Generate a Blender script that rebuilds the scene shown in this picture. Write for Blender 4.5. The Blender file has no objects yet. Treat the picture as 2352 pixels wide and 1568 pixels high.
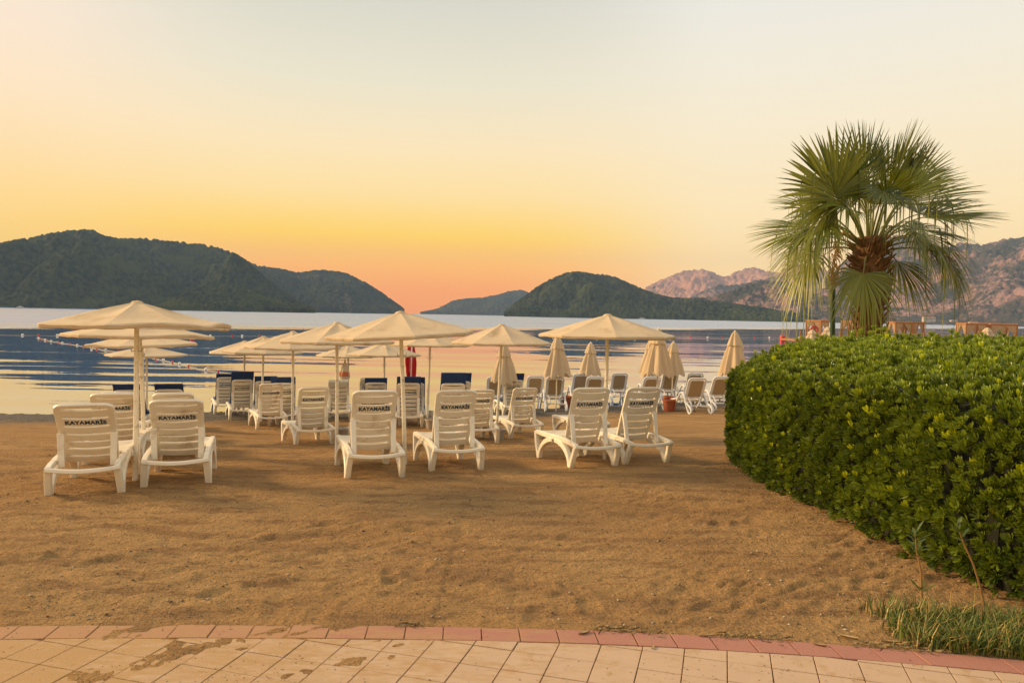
import bpy, bmesh, math, random
import numpy as np
from mathutils import Vector, Matrix

# ------------------------------------------------------------------ camera
SC = bpy.context.scene
COL = SC.collection
F, HY, SL, CAMH = 1750.0, 723.6, 0.0193, 1.65          # focal (in 2352-px-wide units), horizon, horizon slope, eye height
PITCH, ROLL = math.atan((784 - HY) / F), math.atan(SL)
cam_d = bpy.data.cameras.new('camera'); cam = bpy.data.objects.new('camera', cam_d); COL.objects.link(cam)
cam_d.sensor_width = 36; cam_d.lens = F / 2352 * 36; cam_d.clip_end = 30000; cam_d.clip_start = 0.05
cam.matrix_world = Matrix.Translation((0, 0, CAMH)) @ Matrix.Rotation(math.pi / 2 - PITCH, 4, 'X') @ Matrix.Rotation(ROLL, 4, 'Z')
SC.camera = cam

# ------------------------------------------------------------------ world, sun, exposure
def lin(r, g, b):
    return tuple(((c / 255) / 12.92 if c <= 10 else ((c / 255 + .055) / 1.055) ** 2.4) for c in (r, g, b))
SUN_AZ, SUN_EL = math.radians(-76), math.radians(23)     # measured from +Y towards +X
W = bpy.data.worlds.new('World'); SC.world = W; W.use_nodes = True
nt = W.node_tree; nt.nodes.clear(); N = nt.nodes; L = nt.links
def nd(tree, typ, **kw):
    n = tree.nodes.new(typ)
    for k, v in kw.items(): setattr(n, k, v)
    return n
def mathn(tree, op, a, b=None, c=None, clamp=False):
    n = tree.nodes.new('ShaderNodeMath'); n.operation = op; n.use_clamp = clamp
    for i, v in enumerate((a, b, c)):
        if v is None: continue
        if isinstance(v, (int, float)): n.inputs[i].default_value = v
        else: tree.links.new(v, n.inputs[i])
    return n.outputs[0]
def ramp(tree, fac, stops, interp='EASE'):
    n = tree.nodes.new('ShaderNodeValToRGB'); cr = n.color_ramp; cr.interpolation = interp
    while len(cr.elements) < len(stops): cr.elements.new(0.5)
    for e, (p, c) in zip(cr.elements, stops):
        e.position = p; e.color = (*c, 1) if len(c) == 3 else c
    if fac is not None: tree.links.new(fac, n.inputs[0])
    return n
def mix(tree, fac, a, b, mode='MIX'):
    n = tree.nodes.new('ShaderNodeMix'); n.data_type = 'RGBA'; n.blend_type = mode
    for sock, v in ((n.inputs[0], fac), (n.inputs[6], a), (n.inputs[7], b)):
        if isinstance(v, (int, float)): sock.default_value = v
        elif isinstance(v, tuple): sock.default_value = (*v, 1) if len(v) == 3 else v
        else: tree.links.new(v, sock)
    return n.outputs[2]
tc = nd(nt, 'ShaderNodeTexCoord'); sep = nd(nt, 'ShaderNodeSeparateXYZ'); L.new(tc.outputs['Generated'], sep.inputs[0])
zc = mathn(nt, 'ABSOLUTE', sep.outputs[2])
HAZE_D, HAZE_TOP, HAZE_FAR, HAZE_C = 1.15e-4, 410.0, 5300.0, (.36, .40, .45)
def above_haze(z, c):
    """the clear sky that, seen through the haze box, has the colour c"""
    T = math.exp(-HAZE_D * min(HAZE_FAR, HAZE_TOP / max(z, 1e-3)))
    return tuple(max(.004, (v - h * (1 - T)) / T) / 1.6 for v, h in zip(lin(*c), HAZE_C))
def skyramp(stops): return ramp(nt, zc, [(p, above_haze(p, c)) for p, c in stops], 'LINEAR').outputs[0]
ZEN = [(.6, (222, 217, 205)), (1, (216, 213, 204))]
r_glow = skyramp([(0, (246, 168, 110)), (.03, (250, 173, 96)), (.062, (254, 190, 88)), (.10, (255, 212, 120)), (.15, (255, 225, 165)), (.21, (252, 230, 190)), (.285, (236, 229, 206)), (.38, (217, 216, 204))] + ZEN)
r_left = skyramp([(0, (250, 195, 115)), (.06, (255, 210, 128)), (.11, (255, 217, 148)), (.17, (255, 224, 174)), (.23, (255, 230, 196)), (.30, (252, 231, 209)), (.38, (243, 234, 222))] + ZEN)
r_right = skyramp([(0, (250, 208, 160)), (.06, (252, 218, 168)), (.11, (253, 227, 182)), (.17, (252, 232, 195)), (.23, (249, 235, 207)), (.30, (244, 236, 218)), (.38, (236, 234, 226))] + ZEN)
hl = mathn(nt, 'SQRT', mathn(nt, 'ADD', mathn(nt, 'MULTIPLY', sep.outputs[0], sep.outputs[0]), mathn(nt, 'ADD', mathn(nt, 'MULTIPLY', sep.outputs[1], sep.outputs[1]), 1e-6)))
GA = math.radians(-9)
dg = mathn(nt, 'DIVIDE', mathn(nt, 'ADD', mathn(nt, 'MULTIPLY', sep.outputs[0], math.sin(GA)), mathn(nt, 'MULTIPLY', sep.outputs[1], math.cos(GA))), hl)
mg = nd(nt, 'ShaderNodeMapRange', interpolation_type='SMOOTHSTEP'); L.new(dg, mg.inputs[0]); mg.inputs[1].default_value = math.cos(math.radians(25)); mg.inputs[2].default_value = 1.0
xs = mathn(nt, 'DIVIDE', sep.outputs[0], hl)
mr = nd(nt, 'ShaderNodeMapRange', interpolation_type='SMOOTHSTEP'); L.new(xs, mr.inputs[0]); mr.inputs[1].default_value = -.45; mr.inputs[2].default_value = .28
side = mix(nt, mr.outputs[0], r_left, r_right)
skyc = mix(nt, mg.outputs[0], side, r_glow)
nish = nd(nt, 'ShaderNodeTexSky', sky_type='NISHITA'); nish.sun_disc = False
nish.sun_elevation = SUN_EL; nish.sun_rotation = SUN_AZ; nish.dust_density = 4; nish.air_density = 1.5
nsc = mix(nt, 1.0, nish.outputs[0], (.1, .1, .1), 'MULTIPLY')
bgc = mix(nt, .012, skyc, nsc)
bg = nd(nt, 'ShaderNodeBackground'); bg.inputs[1].default_value = 1.6; L.new(bgc, bg.inputs[0])
wo = nd(nt, 'ShaderNodeOutputWorld'); L.new(bg.outputs[0], wo.inputs[0])

sl = bpy.data.lights.new('sun', 'SUN'); sun = bpy.data.objects.new('sun', sl); COL.objects.link(sun)
sl.energy = 5.0; sl.angle = math.radians(11); sl.color = (1.0, .68, .34)
sd = Vector((math.sin(SUN_AZ) * math.cos(SUN_EL), math.cos(SUN_AZ) * math.cos(SUN_EL), math.sin(SUN_EL)))
sun.rotation_euler = sd.to_track_quat('Z', 'Y').to_euler()
vs = SC.view_settings; vs.view_transform = 'Standard'; vs.look = 'None'; vs.gamma = 1; vs.exposure = 0.0
SC.render.engine = 'CYCLES'
cy = SC.cycles; cy.use_denoising = True; cy.max_bounces = 6; cy.diffuse_bounces = 3; cy.glossy_bounces = 3
cy.transmission_bounces = 3; cy.transparent_max_bounces = 6; cy.volume_bounces = 0; cy.caustics_reflective = False; cy.caustics_refractive = False
cy.sample_clamp_indirect = 4

# ------------------------------------------------------------------ projection helpers (where things stand on the ground)
cp, sp_ = math.cos(PITCH), math.sin(PITCH); cr_, sr_ = math.cos(ROLL), math.sin(ROLL)
FW = np.array([0, cp, -sp_]); R0 = np.array([1., 0, 0]); U0 = np.array([0, sp_, cp])
RT = R0 * cr_ + U0 * sr_; UP = -R0 * sr_ + U0 * cr_
def ray(x, y): return FW * F + RT * (x - 1176) - UP * (y - 784)
PU = [0, 4.2, 5.5, 7.1, 8, 10.4, 13.6, 19, 22, 30, 60, 200]
PH = [1.65, 1.65, 1.69, 1.75, 1.80, 2.0, 2.33, 2.72, 2.85, 3.3, 5.5, 9]
SEA = -1.2
def shore(x):
    x = np.clip(x, -30, 14); return 22.9 + np.where(x < 0, .22 * x, .55 * x)
def ground(x, y):
    u = np.asarray(y, float) * 22 / shore(np.asarray(x, float)); a = 0
    for k in (-.5, -.25, 0, .25, .5): a = a + np.interp(u + k, PU, PH)
    return CAMH - a / 5
def gz(x, y): return float(ground(x, y))
def hit(px, py):
    d = ray(px, py); lo, hi = 2.0, 60.0
    f = lambda Y: CAMH + d[2] * Y / d[1] - gz(d[0] * Y / d[1], Y)
    for _ in range(50):
        m = (lo + hi) / 2
        if f(m) > 0: lo = m
        else: hi = m
    return d[0] * lo / d[1], lo
def at(px, py, Y):
    d = ray(px, py); t = Y / d[1]; return Vector((d[0] * t, Y, CAMH + d[2] * t))
def px_x(px, Y): return at(px, HY + SL * (px - 1176), Y).x

# ------------------------------------------------------------------ noise
def hsh(i, j, s):
    i = i.astype(np.int64); j = j.astype(np.int64)
    h = (i * 374761393 + j * 668265263 + s * 1442695041) & 0x7fffffff
    h = ((h ^ (h >> 13)) * 1274126177) & 0x7fffffff
    return ((h ^ (h >> 16)) & 0xffff) / 65535.0
def vn(x, y, s=0):
    x = np.asarray(x, float); y = np.asarray(y, float)
    i = np.floor(x); j = np.floor(y); fx = x - i; fy = y - j
    fx = fx * fx * (3 - 2 * fx); fy = fy * fy * (3 - 2 * fy)
    a = hsh(i, j, s); b = hsh(i + 1, j, s); c = hsh(i, j + 1, s); d = hsh(i + 1, j + 1, s)
    return (a + (b - a) * fx) * (1 - fy) + (c + (d - c) * fx) * fy - .5
def fbm(x, y, s=0, o=4):
    r = 0; a = 1; k = 1
    for q in range(o):
        r = r + a * vn(x * k, y * k, s + q * 17); a *= .5; k *= 2.03
    return r
def worley(x, y, s=0):
    i = np.floor(x); j = np.floor(y); best = np.full(x.shape, 9.); 
    for di in (-1, 0, 1):
        for dj in (-1, 0, 1):
            cx = i + di + hsh(i + di, j + dj, s); cyy = j + dj + hsh(i + di, j + dj, s + 7)
            best = np.minimum(best, (x - cx) ** 2 + (y - cyy) ** 2)
    return best

# ------------------------------------------------------------------ materials
MATS = {}
def mat(name, col, rough=.6, var=.0, vscale=8, bump=0, bscale=60, spec=.5, metal=0, trans=0, tcol=None, coords='Object', dirt=None, dscale=4):
    if name in MATS: return MATS[name]
    m = bpy.data.materials.new(name); m.use_nodes = True; t = m.node_tree; b = t.nodes['Principled BSDF']
    b.inputs['Roughness'].default_value = rough; b.inputs['Metallic'].default_value = metal; b.inputs['Specular IOR Level'].default_value = spec
    co = nd(t, 'ShaderNodeNewGeometry').outputs['Position'] if coords == 'World' else nd(t, 'ShaderNodeTexCoord').outputs[coords]
    c = None
    if var > 0:
        n1 = nd(t, 'ShaderNodeTexNoise'); n1.inputs['Scale'].default_value = vscale; n1.inputs['Detail'].default_value = 5; t.links.new(co, n1.inputs[0])
        c = mix(t, n1.outputs[0], tuple(v * (1 - var) for v in col), tuple(min(1, v * (1 + var)) for v in col))
    if dirt:
        n2 = nd(t, 'ShaderNodeTexNoise'); n2.inputs['Scale'].default_value = dscale; n2.inputs['Detail'].default_value = 6; n2.inputs['Roughness'].default_value = .65; t.links.new(co, n2.inputs[0])
        f = ramp(t, n2.outputs[0], [(.52, (0, 0, 0)), (.74, (1, 1, 1))]).outputs[0]
        c = mix(t, f, c if c is not None else col, dirt)
    if c is not None: t.links.new(c, b.inputs['Base Color'])
    else: b.inputs['Base Color'].default_value = (*col, 1)
    if bump:
        n3 = nd(t, 'ShaderNodeTexNoise'); n3.inputs['Scale'].default_value = bscale; n3.inputs['Detail'].default_value = 4; t.links.new(co, n3.inputs[0])
        bp = nd(t, 'ShaderNodeBump'); bp.inputs['Strength'].default_value = bump; bp.inputs['Distance'].default_value = .01; t.links.new(n3.outputs[0], bp.inputs['Height']); t.links.new(bp.outputs[0], b.inputs['Normal'])
    if trans:
        o = t.nodes['Material Output']; tb = nd(t, 'ShaderNodeBsdfTranslucent'); tb.inputs[0].default_value = (*(tcol or col), 1)
        ms = nd(t, 'ShaderNodeMixShader'); ms.inputs[0].default_value = trans
        t.links.new(b.outputs[0], ms.inputs[1]); t.links.new(tb.outputs[0], ms.inputs[2]); t.links.new(ms.outputs[0], o.inputs[0])
    MATS[name] = m; return m
def leafmat(name, dark, light, rough=.4, trans=.25, spec=.5):
    """foliage: a per-leaf 'tint' attribute runs from dark to light"""
    m = bpy.data.materials.new(name); m.use_nodes = True; t = m.node_tree; b = t.nodes['Principled BSDF']; o = t.nodes['Material Output']
    a = nd(t, 'ShaderNodeAttribute', attribute_name='tint')
    c = mix(t, a.outputs['Fac'], dark, light); t.links.new(c, b.inputs['Base Color'])
    b.inputs['Roughness'].default_value = rough; b.inputs['Specular IOR Level'].default_value = spec
    tb = nd(t, 'ShaderNodeBsdfTranslucent'); t.links.new(mix(t, 1.0, c, (1.5, 1.35, .5), 'MULTIPLY'), tb.inputs[0])
    ms = nd(t, 'ShaderNodeMixShader'); ms.inputs[0].default_value = trans
    t.links.new(b.outputs[0], ms.inputs[1]); t.links.new(tb.outputs[0], ms.inputs[2]); t.links.new(ms.outputs[0], o.inputs[0])
    return m

# ------------------------------------------------------------------ mesh helpers
class MB:
    def __init__(s): s.v = []; s.f = []
    def add(s, vs_, fs):
        o = len(s.v); s.v += [tuple(p) for p in vs_]; s.f += [tuple(i + o for i in q) for q in fs]; return s
    def box(s, c, size, b=0.0, M=None):
        hx, hy, hz = size[0] / 2, size[1] / 2, size[2] / 2
        P = []; idx = {}
        if b <= 0:
            for sx in (-1, 1):
                for sy in (-1, 1):
                    for sz in (-1, 1):
                        idx[sx, sy, sz] = len(P); P.append(Vector((sx * hx, sy * hy, sz * hz)))
            g = lambda *k: idx[k]
            fs = [(g(-1, -1, -1), g(-1, -1, 1), g(-1, 1, 1), g(-1, 1, -1)), (g(1, -1, -1), g(1, 1, -1), g(1, 1, 1), g(1, -1, 1)),
                  (g(-1, -1, -1), g(1, -1, -1), g(1, -1, 1), g(-1, -1, 1)), (g(-1, 1, -1), g(-1, 1, 1), g(1, 1, 1), g(1, 1, -1)),
                  (g(-1, -1, -1), g(-1, 1, -1), g(1, 1, -1), g(1, -1, -1)), (g(-1, -1, 1), g(1, -1, 1), g(1, 1, 1), g(-1, 1, 1))]
        else:
            fs = []
            for sx in (-1, 1):
                for sy in (-1, 1):
                    for sz in (-1, 1):
                        for ax in range(3):
                            h = [hx - b, hy - b, hz - b]; h[ax] += b
                            idx[sx, sy, sz, ax] = len(P); P.append(Vector((sx * h[0], sy * h[1], sz * h[2])))
                        fs.append(tuple(idx[sx, sy, sz, a] for a in range(3)))
            for ax in range(3):
                o1, o2 = [a for a in range(3) if a != ax]
                for sg in (-1, 1):
                    q = []
                    for a, b2 in ((-1, -1), (1, -1), (1, 1), (-1, 1)):
                        k = [0, 0, 0]; k[ax] = sg; k[o1] = a; k[o2] = b2; q.append(idx[(*k, ax)])
                    fs.append(tuple(q))
                for a in (-1, 1):
                    for b2 in (-1, 1):
                        k0 = [0, 0, 0]; k0[ax] = -1; k0[o1] = a; k0[o2] = b2; k1 = list(k0); k1[ax] = 1
                        fs.append((idx[(*k0, o1)], idx[(*k1, o1)], idx[(*k1, o2)], idx[(*k0, o2)]))
        if M is not None: P = [M @ p for p in P]
        return s.add([p + Vector(c) for p in P], fs)
    def tube(s, path, r, n=8, cap=True):
        path = [Vector(p) for p in path]; m = len(path); rs = r if isinstance(r, (list, tuple)) else [r] * m
        vs_ = []; prev = None
        for i, p in enumerate(path):
            t = (path[min(i + 1, m - 1)] - path[max(i - 1, 0)]).normalized()
            if prev is None: a = t.orthogonal().normalized()
            else: a = (prev - t * prev.dot(t)).normalized()
            prev = a; b = t.cross(a)
            for k in range(n):
                q = 2 * math.pi * k / n; vs_.append(p + (a * math.cos(q) + b * math.sin(q)) * rs[i])
        fs = [(i * n + k, i * n + (k + 1) % n, (i + 1) * n + (k + 1) % n, (i + 1) * n + k) for i in range(m - 1) for k in range(n)]
        if cap: fs += [tuple(range(n))[::-1], tuple((m - 1) * n + k for k in range(n))]
        return s.add(vs_, fs)
    def sweep(s, path, side, w, h, b=.3, closed=False, cap=True):
        """chamfered rectangular section (w along `side`, h across) swept along a path; side is constant"""
        path = [Vector(p) for p in path]; m = len(path); side = Vector(side).normalized()
        ws = w if isinstance(w, (list, tuple)) else [w] * m; hs = h if isinstance(h, (list, tuple)) else [h] * m
        vs_ = []
        for i, p in enumerate(path):
            if closed: t = path[(i + 1) % m] - path[i - 1]
            else: t = path[min(i + 1, m - 1)] - path[max(i - 1, 0)]
            n_ = t.cross(side).normalized(); a, c = ws[i] / 2, hs[i] / 2; e = min(a, c) * b
            for u, v in ((a, c - e), (a - e, c), (-a + e, c), (-a, c - e), (-a, -c + e), (-a + e, -c), (a - e, -c), (a, -c + e)):
                vs_.append(p + side * u + n_ * v)
        n = 8; fs = []
        for i in range(m if closed else m - 1):
            j = (i + 1) % m
            fs += [(i * n + k, i * n + (k + 1) % n, j * n + (k + 1) % n, j * n + k) for k in range(n)]
        if cap and not closed: fs += [tuple(range(n))[::-1], tuple((m - 1) * n + k for k in range(n))]
        return s.add(vs_, fs)
    def lathe(s, prof, n=24, c=(0, 0, 0), fn=None):
        vs_ = []
        for (r, z) in prof:
            for k in range(n):
                q = 2 * math.pi * k / n; rr = r * (fn(q, z) if fn else 1); vs_.append((c[0] + rr * math.cos(q), c[1] + rr * math.sin(q), c[2] + z))
        m = len(prof)
        fs = [(i * n + k, i * n + (k + 1) % n, (i + 1) * n + (k + 1) % n, (i + 1) * n + k) for i in range(m - 1) for k in range(n)]
        return s.add(vs_, fs)
    def mesh(s, name, smooth=True, angle=35, recalc=True):
        me = bpy.data.meshes.new(name); me.from_pydata(s.v, [], s.f)
        if recalc:
            bm = bmesh.new(); bm.from_mesh(me); bmesh.ops.recalc_face_normals(bm, faces=bm.faces); bm.to_mesh(me); bm.free()
        if smooth:
            me.shade_smooth()
            if angle: me.set_sharp_from_angle(angle=math.radians(angle))
        return me
    def build(s, name, m, parent=None, **kw):
        return link(name, s.mesh(name, **kw), m, parent)
def link(name, me, m=None, parent=None):
    o = bpy.data.objects.new(name, me); COL.objects.link(o)
    if m is not None and not me.materials: me.materials.append(m)
    if parent is not None: o.parent = parent
    return o
def npmesh(name, V, Fq, m, parent=None, smooth=True, tint=None):
    """fast mesh from numpy arrays, faces all of one size"""
    me = bpy.data.meshes.new(name); V = np.asarray(V, np.float32); Fq = np.asarray(Fq, np.int32); k = Fq.shape[1]
    me.vertices.add(len(V)); me.vertices.foreach_set('co', V.ravel())
    me.loops.add(Fq.size); me.loops.foreach_set('vertex_index', Fq.ravel())
    me.polygons.add(len(Fq)); me.polygons.foreach_set('loop_start', np.arange(0, Fq.size, k, dtype=np.int32))
    me.update(calc_edges=True); me.validate()
    if tint is not None:
        a = me.attributes.new('tint', 'FLOAT', 'POINT'); a.data.foreach_set('value', np.asarray(tint, np.float32))
    if smooth: me.shade_smooth()
    return link(name, me, m, parent)
def gridfaces(nr, nc):
    i = np.arange(nr - 1)[:, None] * nc + np.arange(nc - 1)[None, :]; i = i.ravel()
    return np.stack([i, i + 1, i + nc + 1, i + nc], 1)
def empty(name, loc=(0, 0, 0), rot=(0, 0, 0)):
    o = bpy.data.objects.new(name, None); o.empty_display_size = .1; o.location = loc; o.rotation_euler = rot; COL.objects.link(o); return o
def tag(o, label, cat, group=None):
    o['label'] = label; o['category'] = cat
    if group: o['group'] = group
    return o
def structure(o, label=None):
    o['kind'] = 'structure'
    if label: o['label'] = label
    return o
def kids(o): return [c for c in COL.objects if c.parent == o]
def copy_tree(o, cache, parent=None):
    c = o.copy(); COL.objects.link(c); c.parent = parent
    for ch in cache.get(o.name, ()): copy_tree(ch, cache, c)
    return c
def tree_cache(root):
    d = {}
    def rec(o):
        d[o.name] = list(o.children)
        for k in o.children: rec(k)
    bpy.context.view_layer.update(); rec(root); return d
R = math.radians

# ------------------------------------------------------------------ material set
m_plastic = mat('white_plastic', (.85, .79, .67), .42, .05, 5, .05, 40, dirt=(.56, .46, .33), dscale=4, coords='World')
m_frame = mat('white_resin', (.78, .79, .80), .38, .04, 6, dirt=(.66, .64, .60), dscale=6)
m_sling = mat('tan_sling', (.42, .30, .16), .8, .1, 30, .3, 250)
m_navy = mat('navy_cloth', (.012, .040, .15), .85, .25, 12, .4, 120)
m_blue = mat('blue_cloth', (.05, .15, .42), .85, .2, 12, .4, 120)
m_ink = mat('navy_ink', (.010, .05, .12), .6, .3, 40)
m_canvas = mat('beige_canvas', (.72, .57, .38), .85, .09, 4, .6, 14, trans=.22, tcol=(.70, .55, .36), dirt=(.52, .37, .21), dscale=2.6, coords='World')
m_canvas2 = mat('cream_canvas', (.64, .50, .33), .85, .07, 6, .25, 30, trans=.18, tcol=(.70, .55, .36))
m_metal = mat('white_painted_steel', (.74, .69, .58), .4, .05, 9, dirt=(.36, .27, .18), dscale=14)
m_concrete = mat('grey_concrete', (.40, .35, .29), .85, .15, 14, .4, 60)
m_black = mat('black_plastic', (.02, .02, .022), .5)
m_terra = mat('terracotta', (.34, .09, .035), .7, .15, 10, .2, 40)
m_red = mat('red_cloth', (.55, .012, .018), .8, .15, 10, trans=.2, tcol=(.7, .02, .02))
m_white = mat('white_cloth', (.8, .77, .72), .8, .05, 10)
m_redp = mat('red_plastic', (.60, .03, .03), .45)
m_whitep = mat('white_float', (.82, .80, .76), .45)
m_wood = mat('orange_wood', (.40, .17, .055), .65, .2, 4, .2, 30)
m_curtain = mat('sheer_curtain', (.55, .42, .28), .9, .1, 5, trans=.35, tcol=(.6, .42, .25))
m_green = mat('dark_green_paint', (.012, .05, .025), .4, .2, 8)
m_greybox = mat('grey_box', (.42, .42, .38), .55, .1, 10)
m_boatw = mat('boat_white', (.8, .8, .78), .4)
m_glassd = mat('dark_window', (.03, .04, .05), .15)
m_stem = mat('brown_stem', (.30, .17, .06), .8, .2, 20)
m_house = mat('cream_render', (.60, .52, .42), .9, .1, .5)
m_roof = mat('red_roof', (.35, .12, .07), .9, .2, .5)

# ================================================================== SETTING
# ------------------------------------------------------------------ sand beach
def border(x, off=0.0):
    """far edge of the red paver row (Y at X); off moves it towards the camera"""
    return 3.972 - .0372 * (np.asarray(x, float) + .15) ** 2 * np.where(np.asarray(x) > -.15, 1, .45) - off
def sandcover(x):
    """how deep the blown sand lies over the paving (positive = pavers buried)"""
    return np.interp(x, [-4, -2.2, -1.1, -.55, -.1, .6, 3], [-.0006, -.001, -.0016, -.0032, -.0058, -.009, -.012])
rng = np.random.default_rng(5)
rows = [2.6]
while rows[-1] < 46: rows.append(rows[-1] * (1.0056 if rows[-1] < 12 else 1.012))
rows = np.array(rows)
cols = np.linspace(-1, 1, 520)
hw = .76 * rows + 1.2
X = cols[None, :] * hw[:, None]
ext = np.array([1.5, 4, 10, 25, 60])
X = np.concatenate([-hw[:, None] - ext[::-1][None, :], X, hw[:, None] + ext[None, :]], 1)
Y = np.repeat(rows[:, None], X.shape[1], 1)
Z = ground(X, Y)
# relief: raked and trampled sand
ang_ = R(46) - R(16) * np.clip((X + .5) / 3, -.3, 1)
ca, sa = np.cos(R(40)), np.sin(R(40))
xr, yr = X * ca + Y * sa, -X * sa + Y * ca
xr2, yr2 = X * math.cos(R(22)) + Y * math.sin(R(22)), -X * math.sin(R(22)) + Y * math.cos(R(22))
fade = np.clip(1.2 - Y / 30, .25, 1)
wp = .5 * vn(X * 1.3, Y * 1.3, 8)
stk = lambda a, b, k, q: vn(xr * a + wp, yr * b + 2 * wp, k) * q + vn(xr2 * a + wp, yr2 * b + 2 * wp, k + 1) * (1 - q)
qq = np.clip(.5 + 2 * vn(X * .7, Y * .7, 19), 0, 1)
rel = .014 * vn(X * 1.2, Y * 1.6, 3) + (.020 * stk(1.6, 6, 4, qq) + .022 * stk(3.2, 13, 14, qq) + .022 * stk(7, 26, 24, qq)) * np.clip(1.05 - (X + 1) * .12, .5, 1.2) + .013 * stk(15, 44, 34, qq) + .004 * vn(X * 23, Y * 23, 6) + .04 * vn(X * .5, Y * .6, 2)
rid = np.abs(vn(xr * 1.1, yr * 5.5, 12)) * -.02 * np.clip(vn(X * .6, Y * .6, 13) * 4 + .4, 0, 1)
rel = (rel + rid) * fade
for _ in range(260):                                     # footprints
    fy = 4.1 + 9 * rng.random() ** 1.6; fx = (rng.random() * 2 - 1) * (.72 * fy + .3); ang = rng.normal(0, .8) + .5
    i0, i1 = np.searchsorted(rows, [fy - .35, fy + .35])
    sx_, sy_ = X[i0:i1], Y[i0:i1]
    c_, s_ = math.cos(ang), math.sin(ang)
    a_ = ((sx_ - fx) * c_ + (sy_ - fy) * s_) / .135; b_ = (-(sx_ - fx) * s_ + (sy_ - fy) * c_) / .055
    q = a_ * a_ + b_ * b_
    dep = .004 + .010 * rng.random()
    rel[i0:i1] += dep * (-np.exp(-q * q) + .45 * np.exp(-((np.sqrt(q) - 1.45) / .35) ** 2))
inb = Y - border(X)                                      # >0 beyond the border
nearb = np.clip(inb / .5, 0, 1)
Zs = Z + rel * (.35 + .65 * nearb) + np.where(X < -.4, .004, -.004)
ripple = .007 * fbm(xr * 1.7, yr * 5, 31, 4) + .007 * vn(xr * 7, yr * 19, 35) + .005 * vn(X * 33, Y * 33, 36)
cover = sandcover(X) + ripple
t = np.clip(.5 + inb / .16, 0, 1); t = t * t * (3 - 2 * t)
Zs = np.where(inb > .08, Zs, cover * (1 - t) + np.maximum(Zs, -.012) * t)
Zs = np.where((inb < -.02) & (cover < -.012), -.03, Zs)
V = np.stack([X, Y, Zs], -1).reshape(-1, 3)

ms_ = bpy.data.materials.new('beach_sand'); ms_.use_nodes = True; t_ = ms_.node_tree; b_ = t_.nodes['Principled BSDF']
b_.inputs['Roughness'].default_value = .92; b_.inputs['Specular IOR Level'].default_value = .15
g_ = nd(t_, 'ShaderNodeNewGeometry'); P_ = g_.outputs['Position']
def noise(t, co, scale, detail=4, rough=.55, dim='3D'):
    n = nd(t, 'ShaderNodeTexNoise'); n.inputs['Scale'].default_value = scale; n.inputs['Detail'].default_value = detail; n.inputs['Roughness'].default_value = rough
    if co is not None: t.links.new(co, n.inputs['Vector'])
    return n.outputs[0]
def mapping(t, co, scale, rot=(0, 0, 0)):
    n = nd(t, 'ShaderNodeMapping'); t.links.new(co, n.inputs[0]); n.inputs['Scale'].default_value = scale; n.inputs['Rotation'].default_value = rot; return n.outputs[0]
sc_a = mix(t_, ramp(t_, noise(t_, P_, .55, 5), [(.35, (0, 0, 0)), (.65, (1, 1, 1))]).outputs[0], (.45, .258, .105), (.52, .32, .138))
sc_b = mix(t_, ramp(t_, noise(t_, mapping(t_, P_, (1.2, 5, 1), (0, 0, R(-38))), 1.0, 6, .65), [(.46, (0, 0, 0)), (.62, (1, 1, 1))]).outputs[0], sc_a, (.35, .203, .092))
grain = noise(t_, P_, 62, 4, .75)
sc_c = mix(t_, ramp(t_, grain, [(.30, (1, 1, 1)), (.46, (0, 0, 0))]).outputs[0], sc_b, (.13, .070, .032))
sc_c = mix(t_, ramp(t_, grain, [(.60, (0, 0, 0)), (.72, (1, 1, 1))]).outputs[0], sc_c, (.64, .44, .23))
sepP = nd(t_, 'ShaderNodeSeparateXYZ'); t_.links.new(P_, sepP.inputs[0])
dsh = mathn(t_, 'ADD', mathn(t_, 'SUBTRACT', sepP.outputs[1], mathn(t_, 'ADD', mathn(t_, 'MAXIMUM', mathn(t_, 'MULTIPLY', sepP.outputs[0], .22), mathn(t_, 'MULTIPLY', sepP.outputs[0], .55)), 22.9)), mathn(t_, 'MULTIPLY', noise(t_, P_, .8, 3), 2.2))
grav = nd(t_, 'ShaderNodeMapRange'); t_.links.new(dsh, grav.inputs[0]); grav.inputs[1].default_value = -2.9; grav.inputs[2].default_value = -1.0
vor = nd(t_, 'ShaderNodeTexVoronoi'); vor.inputs['Scale'].default_value = 22; t_.links.new(P_, vor.inputs[0])
gcol = mix(t_, vor.outputs['Color'], (.10, .085, .07), (.30, .27, .23)); 
bw = nd(t_, 'ShaderNodeRGBToBW'); t_.links.new(vor.outputs['Color'], bw.inputs[0]); gcol = mix(t_, bw.outputs[0], (.06, .055, .048), (.25, .22, .19))
t_.links.new(mix(t_, grav.outputs[0], sc_c, gcol), b_.inputs['Base Color'])
hN = mathn(t_, 'ADD', mathn(t_, 'MULTIPLY', grain, .45), mathn(t_, 'ADD', mathn(t_, 'MULTIPLY', noise(t_, P_, 28, 4, .6), 1.0), mathn(t_, 'MULTIPLY', noise(t_, mapping(t_, P_, (6, 24, 5), (0, 0, R(-38))), 1.0, 4, .6), 1.1)))
bp_ = nd(t_, 'ShaderNodeBump'); bp_.inputs['Strength'].default_value = 1.0; bp_.inputs['Distance'].default_value = .06; t_.links.new(hN, bp_.inputs['Height']); t_.links.new(bp_.outputs[0], b_.inputs['Normal'])
beach = structure(npmesh('beach', V, gridfaces(*X.shape), ms_), 'trampled brown sand beach sloping down to the water')

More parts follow.
